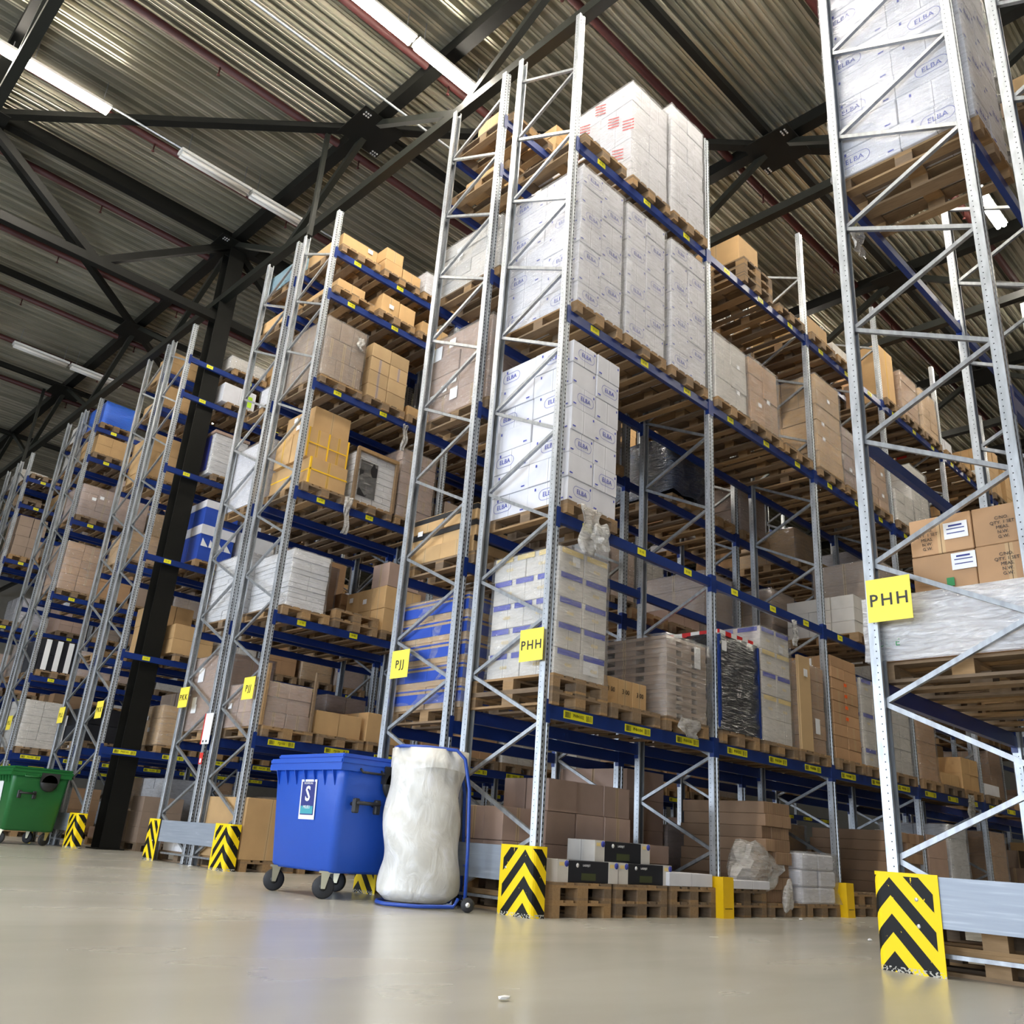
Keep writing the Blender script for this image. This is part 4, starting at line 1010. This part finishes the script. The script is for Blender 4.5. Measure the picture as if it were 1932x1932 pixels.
def guard(x, yface, side, lab, H=.57):
    """L-shaped plate: leg facing -X, rounded bend, short leg facing the aisle; side -1 aisle towards -Y"""
    bm = bmesh.new(); uv = bm.loops.layers.uv.new('UVMap')
    path = [(0, .40)]; r = .05
    path += [(0, r-.07)]
    pts = [(0, .34), (0, .2), (0, .06), (0, -.02)]
    for i in range(1, 5):
        a = i*PI/2/4; pts.append((r-r*math.cos(a), -.02-r*math.sin(a)))
    pts.append((.12, -.07)); pts.append((.16, -.07))
    us = [0.]
    for p, q in zip(pts, pts[1:]): us.append(us[-1]+math.hypot(q[0]-p[0], q[1]-p[1]))
    u0 = .30
    th = .006; n = len(pts)
    def P(i, z, off):
        a = pts[max(0, i-1)]; b = pts[min(n-1, i+1)]; d = Vector((b[0]-a[0], b[1]-a[1])).normalized(); nn = Vector((-d.y, d.x))*-1
        px, py = pts[i][0]-nn.x*off, pts[i][1]-nn.y*off
        return (px, py*(-side), z)
    fr = [[bm.verts.new(P(i, z, 0)) for i in range(n)] for z in (0, H)]
    bk = [[bm.verts.new(P(i, z, th)) for i in range(n)] for z in (0, H)]
    for i in range(n-1):
        f = bm.faces.new((fr[0][i], fr[0][i+1], fr[1][i+1], fr[1][i])); f.material_index = 0
        for l in f.loops:
            j = i if l.vert in (fr[0][i], fr[1][i]) else i+1
            l[uv].uv = (us[j]-u0, l.vert.co.z)
        bm.faces.new((bk[0][i], bk[0][i+1], bk[1][i+1], bk[1][i])).material_index = 1
        bm.faces.new((fr[1][i], fr[1][i+1], bk[1][i+1], bk[1][i])).material_index = 1
        bm.faces.new((fr[0][i], fr[0][i+1], bk[0][i+1], bk[0][i])).material_index = 1
    for i in (0, n-1): bm.faces.new((fr[0][i], fr[1][i], bk[1][i], bk[0][i])).material_index = 1
    me = finish(bm, 'guard_plate', [CHEV, YEL])
    t = thing('corner_guard', lab, 'guard', (x, yface, 0)); obj('guard_plate', me, t)
    for yy, zz in ((.2, .42), (.2, .27)) if side > 0 else ((.27, .38),): obj('bolt', MC.setdefault('bolt', lathe([(.012, 0), (.012, .006), (.007, .01)], BOLT, 10, 'Y')), t, (-.001, yy*(-side), zz), (0, 0, -PI/2))
def guard_rail(x, ya, yb, lab, legs=True):
    t = thing('barrier_rail', lab, 'barrier', (x, (ya+yb)/2, 0)); L = yb-ya
    obj('rail_beam', box(.06, L, .29, GREY), t, (0, 0, .27)); obj('lower_strut', box(.03, L, .025, GALV2), t, (.05, 0, .105))
guard(-.13, 0, -1, 'black and yellow chevron corner guard at the centre rack'); guard_rail(-.075, .35, 2.12, 'grey steel barrier rail partly behind the blue trolley')
guard(-.13, 2.47, 1, 'chevron corner guard hidden behind the blue bin')
guard(.03, -3.01, 1, 'large black and yellow chevron guard of the near right rack'); guard_rail(.07, -5.2, -3.27, 'pale grey barrier rail of the near right rack')
guard(-.05, 5.55, -1, 'chevron corner guard left of the blue bin, right end of its rail'); guard_rail(.0, 5.92, 7.6, 'grey barrier rail between two chevron guards on the left')
guard(-.05, 7.95, 1, 'narrow chevron guard at the left end of the left barrier rail')
guard(-.03, 11.03, -1, 'chevron corner guard between green bin and black column'); guard(-.03, 13.43, 1, 'chevron guard behind the green bin')
guard_rail(.02, 11.4, 13.1, 'grey barrier rail behind the green bin')
def post_guard(x, y, lab):
    t = thing('post_guard', lab, 'guard', (x, y, 0))
    bm = bmesh.new()
    prof = [(0, 0), (.30, 0), (.30, .15), (.12, .40), (0, .40)]
    for X0, X1 in ((-.10, -.092), (.092, .10)):
        a = [bm.verts.new((X0, p, z)) for p, z in prof]; b = [bm.verts.new((X1, p, z)) for p, z in prof]
        bm.faces.new(a); bm.faces.new(b[::-1])
        for i in range(5): bm.faces.new((a[i], b[i], b[(i+1) % 5], a[(i+1) % 5]))
    add_box(bm, -.10, -.008, 0, .10, 0, .40)
    obj('guard_shell', MC.setdefault('pg', finish(bm, 'guard_shell', YEL)), t); obj('fold_line', box(.14, .003, .006, BLK), t, (0, -.009, .09))
for b, l in ((1, 'nearest the chevron guard'), (2, 'right of the white bottle packs'), (3, 'at the third post of the centre rack'), (4, 'at the fourth post of the centre rack')):
    post_guard(2.8*b-.02, -.13, 'plain yellow post guard on the floor ' + l)
post_guard(2.887, 5.44, 'yellow post guard behind the blue bin')

# ------------------------------------------------------------------ wheeled bins
def wheel_bin(name, lab, cx, cy, body, sticker, rz=0.):
    t = thing(name, lab, 'bin', (cx, cy, 0), rz)
    W, D, z0, z1 = 1.26, 1.0, .22, 1.16     # W along Y, D along X
    bm = bmesh.new()
    def ring(wx, wy, z, r=.07):
        out = []
        for (sx, sy) in ((1, 1), (-1, 1), (-1, -1), (1, -1)):
            for q in range(4):
                a = {(1, 1): 0, (-1, 1): PI/2, (-1, -1): PI, (1, -1): 1.5*PI}[(sx, sy)]+q*PI/6
                out.append(bm.verts.new((sx*(wx/2-r)+r*math.cos(a), sy*(wy/2-r)+r*math.sin(a), z)))
        return out
    rs = [ring(D*.80, W*.80, z0), ring(D*.84, W*.84, z0+.03), ring(D*.93, W*.95, z1-.12), ring(D*.95, W*.97, z1)]
    n = len(rs[0])
    for A, B in zip(rs, rs[1:]):
        for i in range(n): bm.faces.new((A[i], A[(i+1) % n], B[(i+1) % n], B[i]))
    bm.faces.new(rs[0][::-1]); bm.faces.new(rs[-1])
    obj('bin_body', finish(bm, 'bin_body', body, True), t)
    bm = bmesh.new(); add_box(bm, -D/2-.02, -W/2-.01, z1-.0, D/2, W/2+.01, z1+.055); add_box(bm, -D/2+.03, -W/2+.05, z1+.055, D/2, W/2-.05, z1+.10)
    bmesh.ops.bevel(bm, geom=bm.edges[:], offset=.012, segments=2, affect='EDGES'); obj('lid', finish(bm, 'lid', body), t)
    bm = bmesh.new(); add_box(bm, -D/2-.015, -W/2-.005, z1-.055, D/2-.02, W/2+.005, z1+.002); obj('rim', finish(bm, 'rim', body), t)
    for q in range(7):
        bm = bmesh.new(); a = [bm.verts.new(p) for p in ((0, -.006, 0), (-.045, -.006, 0), (0, -.006, -.14))]; b = [bm.verts.new(p) for p in ((0, .006, 0), (-.045, .006, 0), (0, .006, -.14))]
        bm.faces.new(a); bm.faces.new(b[::-1])
        for i in range(3): bm.faces.new((a[i], b[i], b[(i+1) % 3], a[(i+1) % 3]))
        obj('gusset', MC.setdefault('gs'+body.name, finish(bm, 'gusset', body)), t, (-D/2+.035, -W/2+.15+q*.165, z1-.05))
    for sy in (-1, 1):
        yy = sy*(W/2)
        obj('hinge_pod', lathe([(.02, -.03), (.13, -.03), (.15, 0), (.13, .03), (.02, .03)], BINK, 20, 'Y'), t, (.12, yy+sy*.0, z1-.14))
        bm = bmesh.new(); add_box(bm, -.15, -.03, 0, .15, .03, .16); obj('hinge_bracket', finish(bm, 'hb', BINK), t, (.12, yy, z1-.14))
        h = thing('side_handle', '', '', (0, 0, 0)); 
        bpy.data.objects.remove(h)
        hm = tube_mesh([(-.32, yy-sy*.05, .82), (-.32, yy+sy*.06, .83), (-.08, yy+sy*.06, .83), (-.08, yy-sy*.05, .82)], .017, BINK, 8); h = obj('side_handle', hm, t)
        for xx in (-.32, -.08): obj('handle_grip', MC.setdefault('hgrip', box(.06, .05, .13, BINK, .01)), h, (xx, yy+sy*.02, .74))
        obj('rim_grip', tube_mesh([(-.30, yy, z1-.03), (-.30, yy+sy*.05, z1-.06), (-.06, yy+sy*.05, z1-.06), (-.06, yy, z1-.03)], .012, BINK if sticker else body, 6), t)
    for i, (wx, wy, yaw) in enumerate(((-.40, -.42, -.62), (-.40, .44, -.5), (.32, -.42, .3), (.32, .44, -.9))):
        c = obj('castor_fork', MC.setdefault('fork', castor_fork()), t, (wx, wy, 0), (0, 0, yaw))
        obj('wheel', MC.setdefault('whl', lathe([(.012, -.022), (.085, -.024), (.1, -.012), (.1, .012), (.085, .024), (.012, .022)], RUB, 24, 'Y')), c, (0, 0, .1))
        obj('wheel_hub', MC.setdefault('whub', lathe([(.035, -.027), (.035, .027)], BINK, 14, 'Y')), c, (0, 0, .1))
    if sticker:
        s = obj('sticker', plate(.27, .36, WPRINT), t, (-D/2+.038, -.06+.0, .84), (PI/2+.055, 0, -PI/2))
        obj('sticker_panel', plate(.225, .30, NAVY), s, (0, .01, .0022))
        obj('sticker_letter', text_mesh('S', .19, WPRINT, bold=.004), s, (0, .045, .0065))
        obj('sticker_wave', plate(.21, .07, mat('teal_print', (.05, .35, .42), .5)), s, (0, -.095, .0052))
        obj('sticker_words', text_mesh('MILIEU', .04, WPRINT), s, (0, -.07, .0085)); obj('sticker_header', text_mesh('INZAMELING', .026, WPRINT), s, (0, .145, .0065))
    else:
        obj('sticker', plate(.25, .33, WPRINT), t, (-D/2+.038, -.05, .84), (PI/2+.055, 0, -PI/2))
    return t
def castor_fork():
    bm = bmesh.new()
    for sy in (-1, 1):
        a = [bm.verts.new((x, sy*.032, z)) for x, z in ((-.03, .22), (.05, .22), (.018, .085), (-.018, .085))]; b = [bm.verts.new((v.co.x, sy*.036, v.co.z)) for v in a]
        bm.faces.new(a); bm.faces.new(b[::-1])
        for i in range(4): bm.faces.new((a[i], b[i], b[(i+1) % 4], a[(i+1) % 4]))
    add_box(bm, -.05, -.04, .215, .07, .04, .232); return finish(bm, 'castor_fork', ZINC)
wheel_bin('waste_bin', 'large blue four-wheeled waste bin with a white S sticker', -.70, 2.02, BINB, True)
wheel_bin('waste_bin', 'green four-wheeled waste bin at the left edge', -.62, 11.98, BING, False)

# ------------------------------------------------------------------ bag trolley
t = thing('bag_trolley', 'blue tube trolley standing in front of the blue bin', 'trolley', (-.52, .96, 0), math.radians(-38))
# local frame: +X towards its wheels, Y across
def arc(cx, cy, rx, ry, z, n=20, a0=0, a1=2*PI): return [(cx+rx*math.cos(a0+(a1-a0)*i/n), cy+ry*math.sin(a0+(a1-a0)*i/n), z) for i in range(n)]
obj('base_frame', tube_mesh([(.34, -.3, .1), (.30, -.32, .035), (0, -.36, .025), (-.28, -.30, .025), (-.36, -.1, .025), (-.36, .1, .025), (-.28, .30, .025), (0, .36, .025), (.30, .32, .035), (.34, .3, .1)], .016, BLUE), t)
bb = mat('trolley_blue', (.012, .06, .36), .35)
for o in t.children: o.data.materials[0] = bb
obj('handle_frame', tube_mesh([(.40, -.30, .06), (.39, -.31, .5), (.36, -.32, 1.0), (.30, -.32, 1.26), (.22, -.31, 1.335), (-.05, -.30, 1.345), (-.28, -.22, 1.345), (-.34, 0, 1.345), (-.28, .22, 1.345), (-.05, .30, 1.345), (.22, .31, 1.335), (.30, .32, 1.26), (.36, .32, 1.0), (.39, .31, .5), (.40, .30, .06)], .016, bb), t)
obj('cross_bar', tube_mesh([(.395, -.31, .36), (.395, .31, .36)], .010, bb), t)
obj('axle', tube_mesh([(.42, -.36, .06), (.42, .36, .06)], .008, BOLT), t)
for sy in (-1, 1):
    wv = obj('wheel', MC.setdefault('tw', lathe([(.01, -.015), (.052, -.017), (.06, 0), (.052, .017), (.01, .015)], RUB, 20, 'Y')), t, (.42, sy*.37, .061)); obj('wheel_cap', lathe([(.02, -.02), (.02, .02)], BOLT, 12, 'Y'), wv)
# the bag itself
bm = bmesh.new(); r = random.Random(2); rings = []; NZ, NA = 40, 48
for k in range(NZ+1):
    f = k/NZ; z = .045+f*1.285; ring = []
    for j in range(NA):
        a = 2*PI*j/NA
        base = .325+.015*math.exp(-((f-.12)/.2)**2)+.012*math.sin(f*8+a)+.012*math.sin(f*15+2*a)
        if f < .05: base *= .8+.2*(f/.05)
        wr = .006*math.sin(a*3+f*7)+.004*math.sin(a*5-f*12+1)+.005*math.sin(a*2+f*15)+.002*math.sin(a*9+f*9)
        fold = .007*math.sin(a*15)*max(0, (f-.7)/.3)
        rr = base+wr*(1 if .05 < f < .88 else .4)+fold
        ring.append(bm.verts.new((rr*1.04*math.cos(a)-.02, rr*math.sin(a), z)))
    rings.append(ring)
for A, B in zip(rings, rings[1:]):
    for j in range(NA): bm.faces.new((A[j], A[(j+1) % NA], B[(j+1) % NA], B[j]))
bm.faces.new(rings[0][::-1])
# fold-over collar
c0 = rings[-1]; c1 = [bm.verts.new((v.co.x*1.03, v.co.y*1.03, v.co.z+.008)) for v in c0]; c2 = [bm.verts.new((v.co.x*1.035+.004*math.sin(i*1.7), v.co.y*1.035, v.co.z-.17-.012*math.sin(i*.45))) for i, v in enumerate(c0)]
for A, B in ((c0, c1), (c1, c2)):
    for j in range(NA): bm.faces.new((A[j], A[(j+1) % NA], B[(j+1) % NA], B[j]))
g = obj('plastic_bag', finish(bm, 'plastic_bag', BAG, True), None, (-.52, .96, 0), (0, 0, math.radians(-38)), 'tall translucent white plastic bag full of waste film on the blue trolley', 'bag')
crumple('bag_filling', 'white crumpled film filling seen inside the plastic bag', 'film', (-.52, .96, .58), .23, .23, .45, mat('white_film', (.85, .85, .84), .35), 12, 4, .07)

# ------------------------------------------------------------------ hanging film scraps
def rag(loc, w, h, seed, m, lab, rot=FY, n=9):
    bm = bmesh.new(); r = random.Random(seed); g = []
    for i in range(n+1):
        row = []
        for j in range(7):
            f = i/n; ww = w*(1-.35*f+.2*math.sin(f*7+seed))
            row.append(bm.verts.new(((j/6-.5)*ww+.02*math.sin(f*9+seed), .02*math.sin(j*2.1+f*6+seed)+r.uniform(-.008, .008), -f*h)))
        g.append(row)
    for i in range(n):
        for j in range(6): bm.faces.new((g[i][j], g[i][j+1], g[i+1][j+1], g[i+1][j]))
    ob = obj('hanging_film', finish(bm, 'film', m, True), None, loc, (0, 0, 0 if rot == FY else -PI/2), lab, 'film')
    sm = ob.modifiers.new('thickness', 'SOLIDIFY'); sm.thickness = .003; return ob
rag((.42, -.09, 3.86), .34, .5, 3, WRAPT, 'white tangled film hanging over the second beam under the logo cartons')
crumple('tangled_film', 'ball of white film tape hanging under the second beam label', 'film', (.55, -.12, 3.58), .13, .05, .14, WRAPT, 21, 3, .3)
rag((2.18, -.08, 1.97), .42, .2, 5, WRAPT, 'torn film hanging from the grey-brown tray stack')
rag((1.0, 5.47, 5.50), .14, .62, 7, WRAPT, 'twisted film tail hanging below the third shelf of the left PJJ rack')
rag((1.93, 5.50, 7.15), .12, .5, 9, WRAPT, 'film scrap hanging from the fourth shelf of the left PJJ rack')
rag((.62, -2.97, 6.05), .3, .32, 6, WRAPT, 'white film rag hanging from the near right top beam')
rag((.8, 5.47, 8.3), .14, .22, 11, WRAPT, 'white paper tag on the wrapped dark brown cartons')
rag((4.6, -.08, 3.6), .12, .35, 15, WRAPT, 'film strip hanging from the second beam in the second bay')
rag((10.3, -.09, 1.86), .3, .5, 17, WRAPT, 'long loose film trailing below the first beam, fourth bay')
# floor litter
for i, (x, y, l) in enumerate(((-3.2, -2.9, 'in the open foreground'), (2.2, -1.9, 'in the right aisle'), (-.1, 6.3, 'under the left barrier rail'), (3.9, -.35, 'in front of the second bay pallets'))):
    crumple('paper_scrap', 'small white paper scrap on the floor ' + l, 'litter', (x, y, .012), .035, .02, .010, WPAPER, 30+i, 1, .2)
# loose cartons are things of their own: take them out of their stacks
bpy.context.view_layer.update()
LW = {1: [''], 2: ['lower', 'upper'], 3: ['bottom', 'middle', 'top']}
for t, w_, d_, h_, nx, ny, nz in LOOSE:
    kids = list(t.children); cart = [c for c in kids if c.name.startswith('carton')]; rest = [c for c in kids if c not in cart]
    if any(k_ in c.name for c in rest for k_ in ('band', 'stripe', 'lid', 'panel', 'rail')) or not cart or nx*ny*nz != len(cart): continue
    lab = t['label']; what, _, wh = lab.partition(', ')
    one = what.replace('cartons', 'carton').replace('two wide ', 'wide ').replace('three ', '').replace('block', '').replace(' stack', '').replace('  ', ' ').strip()
    base = t.location.copy(); rz = t.rotation_euler.z
    for c in cart:
        lo = c.location; i = min(nx-1, int((lo.x+w_/2)/w_*nx)); j = min(ny-1, int((lo.y+d_/2)/d_*ny)); k = min(nz-1, int((lo.z+.01)/h_*nz))
        px = [''] if nx == 1 else (['left', 'right'] if nx == 2 else ['left', 'centre', 'right'])
        py = [''] if ny == 1 else (['front', 'back'] if ny == 2 else ['front', 'mid', 'back'])
        pz = LW.get(nz) or ['lowest', 'second', 'third', 'topmost'][:nz]
        pos = ' '.join(q for q in (pz[k], py[j], px[i]) if q)
        c.parent = None; c.location = base+lo; c.name = 'cardboard_box'
        c['label'] = ' '.join((((pos + ' ') if pos else '') + one + (', ' + wh if wh else '')).split()[:16])
        c['category'] = 'carton'
        if len(cart) > 1: c['group'] = 'loose cartons: ' + (wh or what)
    for q in rest:
        wp = base+q.location; near = min(cart, key=lambda c: (c.location+Vector((0, 0, h_/nz/2))-wp).length)
        q.parent = near; m_ = Matrix.Rotation(-near.rotation_euler.z, 3, 'Z'); q.location = m_ @ (wp-near.location)
        q.rotation_euler = (m_ @ q.rotation_euler.to_matrix()).to_euler()
    bpy.data.objects.remove(t)
print('objects', len(bpy.data.objects))
